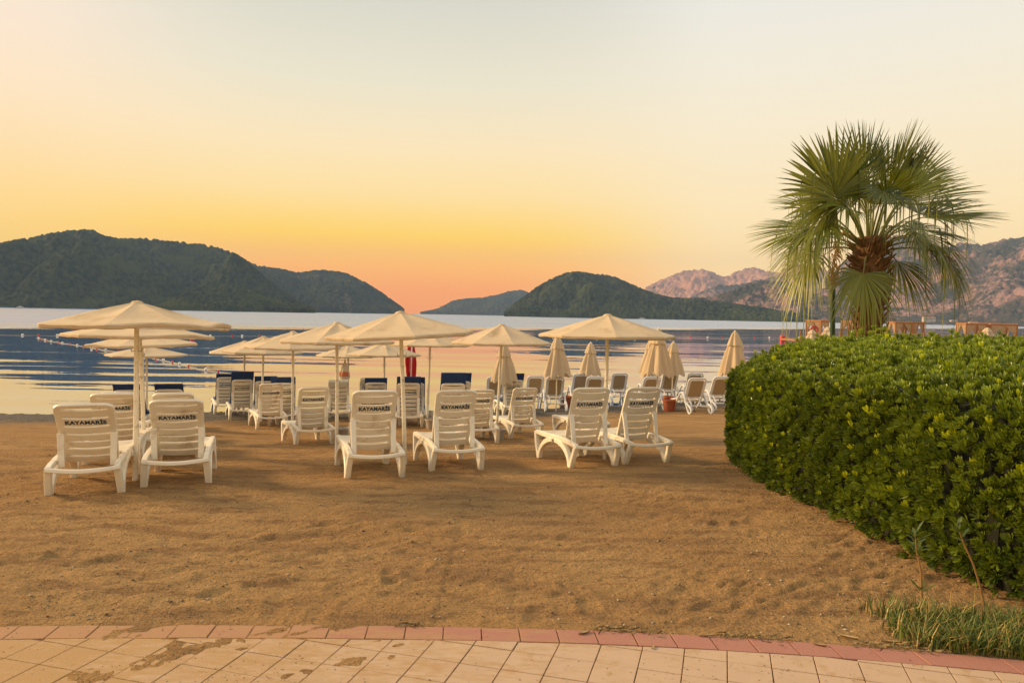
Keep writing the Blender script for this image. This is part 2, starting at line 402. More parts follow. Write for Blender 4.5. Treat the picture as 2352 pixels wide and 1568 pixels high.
# ------------------------------------------------------------------ pebbles and grit lying on the sand
def scatter_pebbles():
    n = 9000; Vs = []; Fs = []; tint = []
    base = np.array([(1, 0, 0), (0, 1, 0), (-1, 0, 0), (0, -1, 0), (0, 0, 1), (0, 0, -1)], float)
    tri = np.array([(0, 1, 4), (1, 2, 4), (2, 3, 4), (3, 0, 4), (1, 0, 5), (2, 1, 5), (3, 2, 5), (0, 3, 5)])
    yy = 3.3 + 8.5 * rng.random(n) ** 1.5; xx = (rng.random(n) * 2 - 1) * (.70 * yy + .3)
    pave = yy < border(xx) + .02; keep = (vn(xx * .9, yy * .9, 77) + .25 * rng.random(n) > .02) | (rng.random(n) < .25)
    yy = yy[keep]; xx = xx[keep]; n = len(yy)
    # height of the modelled sand under each stone
    ri = np.clip(np.searchsorted(rows, yy), 0, len(rows) - 2); hh = hw[ri]; ci = np.clip(((xx / hh + 1) / 2 * 519).astype(int), 0, 519) + 5
    zz = Zs[ri, ci]; zz = np.where(yy < border(xx) + .02, np.maximum(zz, .002), zz)
    for k in range(n):
        s = .0032 + .009 * rng.random() ** 4; s = s if yy[k] > border(xx[k]) + .02 else .0018 + .0022 * rng.random() ** 2; A = rng.random() * 6.28
        sc = np.array([s * (1 + rng.random() * .6), s * (.8 + .4 * rng.random()), s * (.5 + .3 * rng.random())])
        v = base * sc; c, q = math.cos(A), math.sin(A)
        v = np.stack([v[:, 0] * c - v[:, 1] * q, v[:, 0] * q + v[:, 1] * c, v[:, 2]], 1) + [xx[k], yy[k], zz[k] + s * .2]
        Vs.append(v); Fs.append(tri + 6 * k); tint += [rng.random()] * 6
    m = leafmat('pebble_stone', (.10, .07, .045), (.50, .40, .28), .85, 0.0, .2)
    o = npmesh('pebbles', np.concatenate(Vs), np.concatenate(Fs), m, tint=tint); o['kind'] = 'stuff'; o['label'] = 'small stones and grit strewn over the sand'; o['category'] = 'pebbles'
scatter_pebbles()

# ------------------------------------------------------------------ paving
m_mortar = mat('joint_soil', (.13, .055, .02), .95, .3, 20, .5, 80, coords='Object')
m_tile0 = mat('beige_paver', (.53, .375, .255), .85, .09, 5, .35, 170, spec=.25, dirt=(.44, .27, .14), dscale=7)
m_rtile0 = mat('red_paver', (.41, .19, .145), .85, .10, 6, .4, 170, spec=.25, dirt=(.34, .19, .11), dscale=6)
def dusted(m, mx_=.93):
    t = m.node_tree; b = t.nodes['Principled BSDF']; src = b.inputs['Base Color'].links[0].from_socket
    P = nd(t, 'ShaderNodeNewGeometry').outputs['Position']; sx = nd(t, 'ShaderNodeSeparateXYZ'); t.links.new(P, sx.inputs[0])
    f = mathn(t, 'ADD', mathn(t, 'MULTIPLY', sx.outputs[0], -.45), mathn(t, 'ADD', mathn(t, 'MULTIPLY', noise(t, mapping(t, P, (1.5, 4, 1), (0, 0, R(20))), 1.6, 6, .7), 1.6), -.62))
    g2 = mathn(t, 'MULTIPLY', mathn(t, 'SUBTRACT', noise(t, mapping(t, P, (3, 11, 1), (0, 0, R(-38))), 2.2, 7, .75), .5), 3.6)
    f = mathn(t, 'ADD', mathn(t, 'MULTIPLY', f, .85), g2, clamp=True); f = mathn(t, 'MINIMUM', f, mx_)
    t.links.new(mix(t, f, src, mix(t, noise(t, P, 90, 3, .7), (.36, .21, .09), (.50, .32, .15))), b.inputs['Base Color']); return m
m_tile = dusted(m_tile0); m_rtile = dusted(m_rtile0, .62)
xsb = np.linspace(-30, 30, 121)
pv = MB()
top = [(x, float(border(np.clip(x, -6, 5))) - .004, -.012) for x in xsb]; bot = [(x, -30, -.012) for x in xsb]
pv.add(top + bot, [(i, i + 1, 121 + i + 1, 121 + i) for i in range(120)])
paving = structure(pv.build('pavement', m_mortar, smooth=False, recalc=False), 'paved walkway of beige square pavers with a red paver edge')
def clip_poly(poly, f):
    out = []
    for i in range(len(poly)):
        a, b = poly[i], poly[(i + 1) % len(poly)]; fa, fb = f(a), f(b)
        if fa <= 0: out.append(a)
        if (fa < 0 < fb) or (fb < 0 < fa):
            k = fa / (fa - fb); out.append((a[0] + (b[0] - a[0]) * k, a[1] + (b[1] - a[1]) * k))
    return out
def tile_mesh(poly, zt, ch=.002):
    n = len(poly); cx = sum(p[0] for p in poly) / n; cyy = sum(p[1] for p in poly) / n
    mb = MB(); ins = []
    for p in poly:
        d = math.hypot(p[0] - cx, p[1] - cyy); k = 1 - ch / max(d, .02); ins.append((cx + (p[0] - cx) * k - 0, cyy + (p[1] - cyy) * k))
    vs_ = [(x, y, -.03) for x, y in poly] + [(x, y, zt - ch) for x, y in poly] + [(x, y, zt) for x, y in ins]
    fs = [tuple(2 * n + i for i in range(n))]
    for lv in (0, 1): fs += [(lv * n + i, lv * n + (i + 1) % n, (lv + 1) * n + (i + 1) % n, (lv + 1) * n + i) for i in range(n)]
    return mb.add(vs_, fs)
rnd = random.Random(3)
# red edge pavers, each about 0.2 m along the arc
x = -3.1; k = 0
while x < 3.4:
    w = .2; x2 = x + w * math.cos(.15); g = .003
    xa, xb = x + g, x2 - g
    sk = .03 * (1 if x > 0 else .4)
    poly = [(xa, border(xa) - .006), (xb, border(xb) - .006), (xb + .01, border(xb + .01, .162)), (xa + .01, border(xa + .01, .162))]
    poly = [(float(a), float(b)) for a, b in poly]
    o = tile_mesh(poly, .001 + rnd.uniform(-.0015, .002)).build('edge_paver', m_rtile, paving, smooth=False)
    x = x2
TA = R(-15.5); ux, uy = math.cos(TA), math.sin(TA); vx, vy = -math.sin(TA), math.cos(TA); TS = .204
ox, oy = .479, 3.786
for iu in range(-20, 20):
    for iv in range(-8, 5):
        c0 = (ox + (iu + .5) * TS * ux + (iv + .5) * TS * vx, oy + (iu + .5) * TS * uy + (iv + .5) * TS * vy)
        if c0[1] < 2.75 or abs(c0[0]) > 3.3 or c0[1] > border(c0[0], .15) + .15: continue
        h = TS / 2 - .0026
        poly = [(c0[0] + a * h * ux + b * h * vx, c0[1] + a * h * uy + b * h * vy) for a, b in ((-1, -1), (1, -1), (1, 1), (-1, 1))]
        xc = c0[0]; yb = float(border(xc, .170)); sl_ = (float(border(xc + .1, .170)) - float(border(xc - .1, .170))) / .2
        poly = clip_poly(poly, lambda p: p[1] - (yb + sl_ * (p[0] - xc)))
        if len(poly) < 3: continue
        ar = abs(sum(poly[i][0] * poly[(i + 1) % len(poly)][1] - poly[(i + 1) % len(poly)][0] * poly[i][1] for i in range(len(poly)))) / 2
        if ar < .0012: continue
        tile_mesh(poly, rnd.uniform(-.001, .0025)).build('paver', m_tile, paving, smooth=False)

# ------------------------------------------------------------------ sea
mw = bpy.data.materials.new('calm_sea'); mw.use_nodes = True; t_ = mw.node_tree; t_.nodes.remove(t_.nodes['Principled BSDF']); out = t_.nodes['Material Output']
g_ = nd(t_, 'ShaderNodeNewGeometry'); P_ = g_.outputs['Position']; sepW = nd(t_, 'ShaderNodeSeparateXYZ'); t_.links.new(P_, sepW.inputs[0])
def c0(v): return mathn(t_, 'SUBTRACT', v, .5)
n1 = c0(noise(t_, mapping(t_, P_, (.035, .42, 1), (0, 0, R(2))), 1.0, 3, .5))
n2 = c0(noise(t_, mapping(t_, P_, (.012, .09, 1), (0, 0, R(-3))), 1.0, 2, .5))
n3 = c0(noise(t_, mapping(t_, P_, (.14, 1.5, 1)), 1.0, 3, .6))
n4 = c0(noise(t_, mapping(t_, P_, (1.5, 3.0, 1)), 1.0, 3, .6))
n5 = c0(noise(t_, mapping(t_, P_, (.012, .05, 1)), 1.0, 5, .7))
line = mathn(t_, 'SUBTRACT', sepW.outputs[1], mathn(t_, 'ADD', mathn(t_, 'MULTIPLY', sepW.outputs[0], 1.1), 165))
br = nd(t_, 'ShaderNodeMapRange', interpolation_type='SMOOTHSTEP'); t_.links.new(mathn(t_, 'ADD', line, mathn(t_, 'MULTIPLY', n5, 60)), br.inputs[0]); br.inputs[1].default_value = -30; br.inputs[2].default_value = 26
breeze = br.outputs[0]
sy_n = mathn(t_, 'ADD', mathn(t_, 'MULTIPLY', n1, .080), mathn(t_, 'ADD', mathn(t_, 'MULTIPLY', n2, .045), mathn(t_, 'ADD', mathn(t_, 'MULTIPLY', n3, .034), mathn(t_, 'MULTIPLY', n4, .012))))
sy_f = mathn(t_, 'ADD', mathn(t_, 'MULTIPLY', n4, .30), mathn(t_, 'ADD', mathn(t_, 'MULTIPLY', n5, .30), .120))
sy_t = mathn(t_, 'ADD', mathn(t_, 'MULTIPLY', breeze, mathn(t_, 'SUBTRACT', sy_f, sy_n)), sy_n)
sx_t = mathn(t_, 'MULTIPLY', mathn(t_, 'ADD', mathn(t_, 'MULTIPLY', n3, .3), mathn(t_, 'MULTIPLY', n4, breeze)), .05)
cmb = nd(t_, 'ShaderNodeCombineXYZ'); t_.links.new(sx_t, cmb.inputs[0]); t_.links.new(mathn(t_, 'MULTIPLY', sy_t, -1), cmb.inputs[1]); cmb.inputs[2].default_value = 1
nrm = nd(t_, 'ShaderNodeVectorMath', operation='NORMALIZE'); t_.links.new(cmb.outputs[0], nrm.inputs[0])
gl = nd(t_, 'ShaderNodeBsdfGlossy'); gl.inputs['Roughness'].default_value = .02; gl.inputs['Color'].default_value = (.97, .97, .97, 1); t_.links.new(nrm.outputs[0], gl.inputs['Normal'])
df = nd(t_, 'ShaderNodeBsdfDiffuse'); df.inputs[0].default_value = (.020, .115, .40, 1)
fr = nd(t_, 'ShaderNodeFresnel'); fr.inputs[0].default_value = 1.45; t_.links.new(nrm.outputs[0], fr.inputs['Normal'])
fac = mathn(t_, 'SUBTRACT', mathn(t_, 'ADD', mathn(t_, 'MULTIPLY', fr.outputs[0], .38), .56), mathn(t_, 'MULTIPLY', breeze, .17), clamp=True)
mx = nd(t_, 'ShaderNodeMixShader'); t_.links.new(fac, mx.inputs[0]); t_.links.new(df.outputs[0], mx.inputs[1]); t_.links.new(gl.outputs[0], mx.inputs[2]); t_.links.new(mx.outputs[0], out.inputs[0])
sea = MB().add([(-5400, 14, SEA), (5400, 14, SEA), (5400, 5100, SEA), (-5400, 5100, SEA)], [(0, 1, 2, 3)]).build('sea', mw, smooth=False, recalc=False)
structure(sea, 'calm bay reflecting the hills and the sunrise sky')

# ------------------------------------------------------------------ hills around the bay
def hillmat(name, g1, g2, g3, rock, rockamt, scale=1.0):
    m = bpy.data.materials.new(name); m.use_nodes = True; t = m.node_tree; b = t.nodes['Principled BSDF']; b.inputs['Roughness'].default_value = .95; b.inputs['Specular IOR Level'].default_value = .05
    g = nd(t, 'ShaderNodeNewGeometry'); P = g.outputs['Position']
    a = mix(t, ramp(t, noise(t, P, .10 * scale, 3, .6), [(.38, (0, 0, 0)), (.62, (1, 1, 1))]).outputs[0], g1, g2)
    a = mix(t, ramp(t, noise(t, P, .012 * scale, 4, .6), [(.45, (0, 0, 0)), (.68, (1, 1, 1))]).outputs[0], a, g3)
    rn = mathn(t, 'ADD', mathn(t, 'MULTIPLY', noise(t, mapping(t, P, (1, 1, .35), (0, R(20), 0)), .009 * scale, 8, .74), 1.0), mathn(t, 'MULTIPLY', noise(t, P, .09 * scale, 5, .75), .45))
    rf = ramp(t, rn, [(.84 - rockamt, (0, 0, 0)), (1.0 - rockamt, (.9, .9, .9))]).outputs[0]
    rc = mix(t, noise(t, P, .05 * scale, 5, .7), tuple(v * .55 for v in rock), tuple(min(1, v * 1.4) for v in rock))
    t.links.new(mix(t, rf, a, rc), b.inputs['Base Color'])
    bp = nd(t, 'ShaderNodeBump'); bp.inputs['Strength'].default_value = .8; bp.inputs['Distance'].default_value = 6; t.links.new(noise(t, P, .16 * scale, 4, .7), bp.inputs['Height']); t.links.new(bp.outputs[0], b.inputs['Normal'])
    return m
hm_near = hillmat('pine_hill', (.012, .022, .016), (.055, .066, .028), (.062, .078, .026), (.22, .16, .11), -.04)
hm_mid = hillmat('pine_headland', (.014, .024, .02), (.045, .055, .030), (.05, .062, .03), (.22, .16, .11), .06)
hm_far = hillmat('far_ridge', (.03, .04, .03), (.05, .06, .035), (.06, .06, .03), (.28, .18, .12), .05, .6)
hm_pink = hillmat('bare_mountain', (.07, .06, .045), (.10, .08, .05), (.13, .09, .06), (.50, .27, .20), .32, .35)
hm_right = hillmat('rocky_mountain', (.040, .046, .040), (.075, .075, .055), (.095, .08, .06), (.42, .25, .22), .15, .8)
def hill(name, pts, d0, d1, material, label, seed, tree=5.0, cell=9.0, step=2.0, nr=110, gul=.10, p=.85, jag=1.0, wob=.0):
    pxs = np.arange(pts[0][0], pts[-1][0] + .1, step); pys = np.interp(pxs, [a for a, b in pts], [b for a, b in pts])
    k = np.array([1, 2, 3, 2, 1]) / 9; pys = np.convolve(np.pad(pys, 2, 'edge'), k, 'valid') if len(pys) > 6 else pys
    dirs = np.array([ray(a, b) for a, b in zip(pxs, pys)]); hor = np.hypot(dirs[:, 0], dirs[:, 1])
    el = np.maximum(dirs[:, 2] / hor, 0); az = np.arctan2(dirs[:, 0], dirs[:, 1])
    tt = np.concatenate([np.linspace(-.02, 1, nr), np.linspace(1.03, 1.34, 10)])
    T, A = np.meshgrid(tt, az, indexing='ij'); EL = np.repeat(el[None, :], len(tt), 0)
    dsh = d0 * (1 + wob * vn(A * 9, A * 0, seed + 3)); dep = (d1 - d0) * (.35 + .65 * np.clip(EL / max(el.max(), 1e-4), 0, 1))
    D = dsh + dep * T; Zr = np.maximum(EL * (dsh + dep) + CAMH, SEA + .5)
    Xh, Yh = D * np.sin(A), D * np.cos(A)
    sc = 1 / (.22 * (d1 - d0) + 60)
    gl_ = fbm(Xh * sc * 2.2, Yh * sc * 1.0, seed, 4)
    prof = np.where(T <= 1, np.sign(T) * np.abs(T) ** p, 1 - .55 * (T - 1) - .6 * (T - 1) ** 2)
    hump = np.clip(T, 0, 1) * np.clip(1 - T, 0, 1) * 4
    Zh = SEA + (Zr - SEA) * (prof + gul * 2.2 * gl_ * hump)
    Zh = np.where(T < 1, np.minimum(Zh, CAMH + EL * D * .985 - .4 * tree), Zh)
    w = worley(Xh / cell, Yh / cell, seed + 40); w2 = worley(Xh / (cell * .55), Yh / (cell * .55), seed + 50)
    on = np.clip(T * 30, 0, 1)
    Zh = Zh + on * tree * (np.clip(1 - w * 1.6, 0, 1) + .5 * np.clip(1 - w2 * 1.6, 0, 1)) - tree * .9 * on * (T > .97) * (1 - .3 * jag)
    Zh = Zh + on * jag * (d1 * .0009) * fbm(Xh * .02, Yh * .02, seed + 9, 3)
    Zh = np.where(T < 0, SEA - 2, Zh)
    o = npmesh(name, np.stack([Xh, Yh, Zh], -1).reshape(-1, 3), gridfaces(*Xh.shape), material)
    return structure(o, label)
hill('mountain', [(1440, 712), (1480, 668), (1500, 653), (1550, 634), (1585, 624), (1612, 621), (1640, 630), (1665, 638), (1695, 628), (1730, 617), (1755, 624), (1790, 628), (1830, 612), (1880, 618), (1960, 640), (2050, 660)], 3700, 4650, hm_pink, 'bare pink mountain crest catching the first light', 11, 10, 28, 1.5, 120, .16, 1.0, 3)
hill('mountain', [(1560, 700), (1600, 680), (1650, 656), (1680, 660), (1720, 652), (1770, 640), (1830, 632), (1900, 640), (1980, 680)], 3000, 3500, hm_right, 'grey rocky foothill below the pink mountain crest', 12, 9, 22, 1.5, 90, .14, .9, 2)
hill('mountain', [(1800, 738), (1850, 690), (1900, 640), (1960, 590), (2020, 556), (2060, 544), (2090, 548), (2130, 557), (2160, 574), (2205, 560), (2260, 566), (2300, 556), (2352, 548), (2430, 530), (2520, 520), (2640, 560), (2760, 640), (2840, 700), (2880, 745)], 2100, 3200, hm_right, 'large rocky mountain slope at the right end of the bay', 13, 9, 18, 2.0, 170, .20, .95, 2)
hill('headland', [(965, 719), (985, 716), (1000, 714), (1020, 703), (1040, 693), (1062, 688), (1110, 685), (1140, 680), (1170, 671), (1195, 667), (1215, 674), (1260, 696), (1330, 705), (1400, 722)], 3300, 3800, hm_far, 'low blue headland closing the bay behind the sunrise gap', 14, 7, 20, 1.5, 70, .1, .8, 1.5)
hill('headland', [(500, 640), (545, 592), (590, 612), (640, 618), (665, 624), (680, 628), (705, 625), (735, 622), (775, 625), (800, 632), (820, 641), (840, 651), (860, 664), (880, 677), (900, 692), (915, 703), (930, 716)], 2050, 2450, hm_mid, 'dark rocky headland ending at the sunrise gap', 15, 6, 11, 1.5, 110, .14, .75, 1.6)
hill('hill', [(1480, 722), (1540, 697), (1580, 690), (1640, 684), (1690, 667), (1720, 655), (1755, 648), (1800, 650), (1850, 668), (1900, 686), (1960, 706), (2020, 726), (2060, 738)], 1800, 2080, hm_right, 'green hill with a pale rock face right of the island', 16, 6, 11, 1.6, 110, .16, .8, 1)
hill('hill', [(-420, 640), (-300, 600), (-180, 588), (-80, 574), (0, 562), (60, 551), (110, 540), (150, 535), (192, 530), (212, 532), (240, 545), (275, 551), (330, 549), (380, 556), (430, 560), (480, 567), (510, 574), (545, 588), (565, 603), (600, 632), (640, 664), (680, 692), (722, 714)], 1450, 1980, hm_near, 'long wooded hill filling the left side of the bay', 17, 6, 10, 1.8, 170, .34, .85, 1.4)
hill('hill', [(360, 710), (400, 688), (440, 668), (480, 657), (515, 655), (560, 668), (610, 686), (660, 701), (725, 713)], 1300, 1440, hm_near, 'low green spur in front of the left hill', 18, 5, 8, 1.5, 70, .12, .8, .6)
hill('hill', [(1158, 724), (1166, 714), (1180, 701), (1200, 688), (1230, 665), (1262, 645), (1290, 632), (1322, 627), (1360, 631), (1400, 634), (1430, 647), (1470, 664), (1500, 676), (1540, 686), (1600, 692), (1680, 700), (1760, 712), (1840, 728), (1880, 737)], 1600, 1900, hm_near, 'rounded dark wooded hill in the middle of the bay', 19, 6, 10, 1.6, 140, .22, .8, 1.2)

# ================================================================== THINGS
# ------------------------------------------------------------------ slatted plastic loungers
def arc(c, ry, rz, a0, a1, n): return [(c[0] + ry * math.cos(a0 + (a1 - a0) * i / n), c[1] + rz * math.sin(a0 + (a1 - a0) * i / n)) for i in range(n + 1)]
_fc = bpy.data.curves.new('lettering', 'FONT'); _fc.body = 'KAYAMAR\u0130S'; _fc.align_x = 'CENTER'; _fc.align_y = 'CENTER'; _fc.size = .088; _fc.offset = .0034; _fc.extrude = .0006; _fc.space_character = 1.06
_fo = bpy.data.objects.new('lettering', _fc); COL.objects.link(_fo); bpy.context.view_layer.update()
LETTER = bpy.data.meshes.new_from_object(_fo.evaluated_get(bpy.context.evaluated_depsgraph_get())); LETTER.name = 'lettering'
LETTER.materials.clear(); LETTER.materials.append(m_ink)
bpy.data.objects.remove(_fo)
_bb = [v.co.x for v in LETTER.vertices]; LW = max(_bb) - min(_bb)
RAILW = .282                                               # half distance between the side rails
HINGE = (.54, .262)
def back_map(al):
    e = Vector((0, -math.cos(al), math.sin(al))); n = Vector((0, -math.sin(al), -math.cos(al)))
    def f(x, p, q=0): return Vector((x, HINGE[0], HINGE[1])) + e * p + n * q
    return f, e, n
BL = .82
def make_lounger(alpha, letters=True):
    al = R(alpha); f, e, n = back_map(al)
    root = empty('beach_lounger')
    # side rails with the wavy seat line
    for s in (-1, 1):
        rail = [(s * RAILW, y, z) for y, z in ((-.03, .265), (.10, .285), (.35, .31), (.60, .325), (.9, .325), (1.2, .335), (1.42, .345), (1.53, .335))]
        MB().sweep(rail, (1, 0, 0), .055, [.045, .055, .065, .065, .065, .065, .06, .05], .35).build('side_rail', m_plastic, root)
        # rear leg: short raked limb to the rail end and half of the arch
        g = MB()
        ft = (s * (RAILW + .02), .13, -.01)
        g.sweep([(s * RAILW, -.015, .262), (s * (RAILW + .012), .045, .14), ft], (1, 0, 0), .062, [.07, .06, .062], .25)
        pts = [(y, z) for y, z in arc((.70, 0.0), .55, .285, math.pi, math.pi / 2, 7)]
        g.sweep([(s * (RAILW + .02 * (1 - i / 7)), y + (0.0), max(z, -.01)) for i, (y, z) in enumerate(pts)], (1, 0, 0), .062, [.055, .06, .065, .07, .07, .07, .065, .05], .25)
        g.build('leg', m_plastic, root)
        g = MB()
        g.sweep([(s * RAILW, 1.50, .33), (s * (RAILW + .01), 1.44, .17), (s * (RAILW + .02), 1.33, -.01)], (1, 0, 0), .062, [.07, .06, .062], .25)
        pts = arc((.80, 0.0), .51, .285, 0, math.pi / 2, 7)
        g.sweep([(s * (RAILW + .02 * (1 - i / 7)), y, max(z, -.01)) for i, (y, z) in enumerate(pts)], (1, 0, 0), .062, [.055, .06, .065, .07, .07, .07, .065, .05], .25)
        g.build('leg', m_plastic, root)
    # bowed crossbar at the head end
    bar = [(x, -.035 - .05 * math.cos(x / .62 * math.pi), .262 - .022 * math.cos(x / .62 * math.pi)) for x in np.linspace(-.308, .308, 13)]
    MB().sweep(bar, (0, 1, 0), .05, .04, .4).build('rear_crossbar', m_plastic, root)
    # seat with cross slats
    seat = MB().sweep([(-RAILW + .02, 1.515, .332), (0, 1.55, .332), (RAILW - .02, 1.515, .332)], (0, 1, 0), .05, .04, .4).build('seat', m_plastic, root)
    sl0 = MB().sweep([(-RAILW + .02, 0, 0), (-.1, 0, -.006), (.1, 0, -.006), (RAILW - .02, 0, 0)], (0, 1, 0), .072, .018, .3).mesh('slat')
    for k in range(11):
        o = link('slat', sl0, m_plastic, seat); o.location = (0, .64 + .080 * k, .343 + .012 * max(0, k - 5) / 5)
    # backrest: frame, seven slats, lettering
    w = .255
    fr = MB(); hw_, th = w - .034, .034
    tops = [(-hw_, BL - .055), (-hw_ + .004, BL - .034), (-hw_ + .018, BL - .018), (-hw_ + .040, BL - .012), (0, BL - .010), (hw_ - .040, BL - .012), (hw_ - .018, BL - .018), (hw_ - .004, BL - .034), (hw_, BL - .055)]
    fr.sweep([f(x, p, -.004) for x, p in [(-hw_ + .012, .0)] + [(-hw_ + .004, .40)] + tops + [(hw_ - .004, .40), (hw_ - .012, .0)]], n, th, [.045, .06] + [.062] * 2 + [.05] * 5 + [.062] * 2 + [.06, .045], .3)
    back = fr.build('backrest', m_plastic, root)
    ps = [(.02, .084), (.128, .084), (.236, .084), (.344, .084), (.452, .086), (.560, .098), (.682, .092)]
    for p0, hgt in ps:
        g = MB(); hx = hw_ - .018
        g.sweep([f(x, p0 + hgt / 2 - .006 * math.cos(x / hx * 1.4), .004 + .012 * math.cos(x / hx * 1.5)) for x in np.linspace(-hx, hx, 7)], e, hgt, .020, .35)
        g.build('slat', m_plastic, back)
    if letters:
        o = link('lettering', LETTER, None, back); p0, hgt = ps[5]
        k = .345 / LW; c = f(0, p0 + hgt / 2 - .005, .0268)
        # a letter plane facing backwards: x right, y up the backrest, z = rear normal
        Mx = Matrix((( k, 0, 0, c.x), (0, e.y * k * 1.15, n.y, c.y), (0, e.z * k * 1.15, n.z, c.z), (0, 0, 0, 1)))
        o.matrix_local = Mx
    # prop struts between mid backrest and the head crossbar
    for s in (-1, 1):
        a = f(s * (hw_ + .004), .46, .026); b = Vector((s * (hw_ - .002), .22, .255))
        MB().sweep([a, (a + b) / 2 + Vector((0, -.006, 0)), b], (1, 0, 0), [.062, .056, .056], .03, .3).build('prop_strut', m_plastic, root)
    return root
def lounger_pose(px, py, head, Y=None):
    x, y = (px_x(px, Y), Y) if Y else hit(px, py)
    th = R(head); c, s = math.cos(th), math.sin(th)
    # px,py is the middle of the rear feet (local y = .13)
    ox, oy = x + s * .13, y - c * .13
    zr, zf = gz(x, y), gz(x - s * 1.2, y + c * 1.2); pit = math.atan2(zf - zr, 1.2)
    return (ox, oy, zr - .13 * math.tan(pit) - .004), (pit, 0, th)
LOUNGERS = [  # px, py | None, depth, heading, recline, label
    (197, 1133, None, 20, 45, 'white slatted lounger nearest the lower left, backrest fully visible left of the leaning pole'),
    (406, 1112, None, 19, 46, 'white slatted lounger just right of the front left umbrella pole, lettering fully shown'),
    (262, 0, 9.25, 19, 46, 'white slatted lounger directly behind the lower left one, lettering readable'),
    (400, 0, 10.0, 19, 45, 'second lounger in the file right of the front left pole, lettering readable over the first'),
    (272, 0, 11.9, 18, 45, 'third lounger in the file left of the poles, only its top edge showing'),
    (394, 0, 12.4, 18, 45, 'third lounger in the file right of the poles, only its top rail showing'),
    (297, 0, 14.7, 18, 45, 'last lounger left of the front left poles, hung with a navy mattress'),
    (390, 0, 15.4, 18, 45, 'last lounger right of the front left poles, hung with a navy mattress'),
    (521, 951, None, 25, 62, 'outermost waterside lounger half hidden by a tall navy mattress, left of centre'),
    (557, 963, None, 24, 62, 'waterside lounger whose navy mattress stands highest, left of centre'),
    (612, 0, 19.0, 20, 58, 'lounger with navy mattress behind the two left waterside ones, mostly hidden'),
    (652, 0, 17.2, 16, 58, 'lounger with navy mattress seen past the right edge of a bare one, left of centre'),
    (624, 984, None, 26, 58, 'bare white lounger with short leg shadow, second from front in the left centre file'),
    (722, 1021, None, 26, 56, 'white lounger angled left at the foot of the tall pole left of the centre umbrella'),
    (779, 0, 18.6, 8, 60, 'unlettered looking lounger near the hanging plastic bag'),
    (860, 0, 11.7, 14, 50, 'lounger right behind the front centre one, lettering cut off by its top rail'),
    (861, 1094, None, 18, 56, 'front white lounger left of the centre umbrella pole'),
    (1048, 1078, None, 16, 56, 'front white lounger right of the centre umbrella pole'),
    (1103, 1017, None, 14, 54, 'lounger half hidden behind the front one right of the centre pole'),
    (1207, 1005, None, 19, 57, 'bare white lounger beside the pole of the peaked umbrella right of centre'),
    (1181, 955, None, 12, 60, 'lounger with a navy mattress running down its left side, right of centre'),
    (1046, 0, 15.9, 12, 64, 'lounger with a tall navy mattress right behind the front one right of the centre pole'),
    (1062, 0, 18.4, 12, 64, 'rear lounger whose navy mattress peeks out behind another, right of the centre pole'),
    (948, 977, None, 6, 60, 'lounger with a navy mattress beneath the red flag, just right of the centre pole'),
    (942, 0, 16.9, 10, 61, 'rear lounger with navy mattress mostly hidden beneath the red flag'),
    (866, 0, 18.3, 13, 58, 'rear lounger with a folded navy mattress behind the front centre one'),
    (850, 0, 20.6, 13, 58, 'farthest rear lounger by the water with a pale towel, centre left'),
    (1362, 1069, None, 17, 60, 'front white lounger under the right open umbrella, seat and arched leg showing left'),
    (1483, 1061, None, 19, 60, 'front white lounger nearest the hedge'),
    (1366, 0, 14.6, 17, 56, 'white lounger behind the pole of the right open umbrella, its arched foot end showing'),
]
protos = {}
lounger_at = []
for (px, py, Y_, head, rec, label) in LOUNGERS:
    key = (rec, 'unlettered' not in label)
    loc, rot = lounger_pose(px, py, head, Y_)
    if key not in protos:
        o = make_lounger(rec, key[1]); protos[key] = (o, tree_cache(o))
    else:
        o = copy_tree(protos[key][0], protos[key][1])
    o.location = loc; o.rotation_euler = rot
    tag(o, label, 'lounger', 'white slatted loungers on the sand')
    lounger_at.append((loc, rot, rec))

# mattresses and towels lying on the loungers
def mattress(i, label, over=.16, cat='mattress', seat=True, m=m_navy, w=.53, name='lounger_mattress', rolled=False):
    loc, rot, rec = lounger_at[i]; al = R(rec); f, e, n = back_map(al)
    path = []
    if seat: path += [Vector((0, y, .388 + .012 * max(0, (y - 1.0)))) for y in (1.46, 1.2, .95, .74)] + [f(0, .20, -.058)]
    else: path += [f(0, .20, -.05)]
    path += [f(0, p, -.052) for p in (.32, .52, BL - .04)]
    over = over + .03
    if rolled: path += [f(0, BL + .035, -.035), f(0, BL + .048, 0), f(0, BL + .03, .03), f(0, BL - .08, .047)]
    else: path += [f(0, BL + over * .5, -.05), f(0, BL + over, -.045)]
    th = [.045] * len(path); th[-1] = .030; th[0] = .035
    if rolled: th = [.03] * len(path)
    o = MB().sweep(path, (1, 0, 0), w, th, .5).build(name, m)
    o.location = loc; o.rotation_euler = rot
    tag(o, label, cat, 'navy lounger mattresses' if m is m_navy else None)
    bm = MB()
    bm.sweep([p + Vector((0, 0, 0)) for p in path], (1, 0, 0), w + .006, .006, .5)
    bm.build('piping', m, o)
    return o
mattress(6, 'navy mattress draped over the last lounger left of the front left poles', .10)
mattress(7, 'navy mattress over the last lounger right of the front left poles', .10)
mattress(8, 'tall navy mattress on the outermost waterside lounger, left of centre', .06)
mattress(9, 'broad navy mattress standing highest of the left waterside loungers', .19)
mattress(10, 'navy mattress behind the two left waterside loungers', .10)
mattress(11, 'navy mattress leaning right behind a bare lounger, left of centre', .11)
mattress(20, 'navy mattress on the lounger beside the peaked umbrella right of centre', .17)
mattress(21, 'tall navy mattress on the near of two loungers right of the centre pole', .21)
mattress(22, 'navy mattress on the far of two loungers right of the centre pole', .19)
mattress(23, 'navy mattress on the lounger beneath the red flag', .11)
mattress(24, 'navy mattress behind the lounger beneath the red flag', .12)
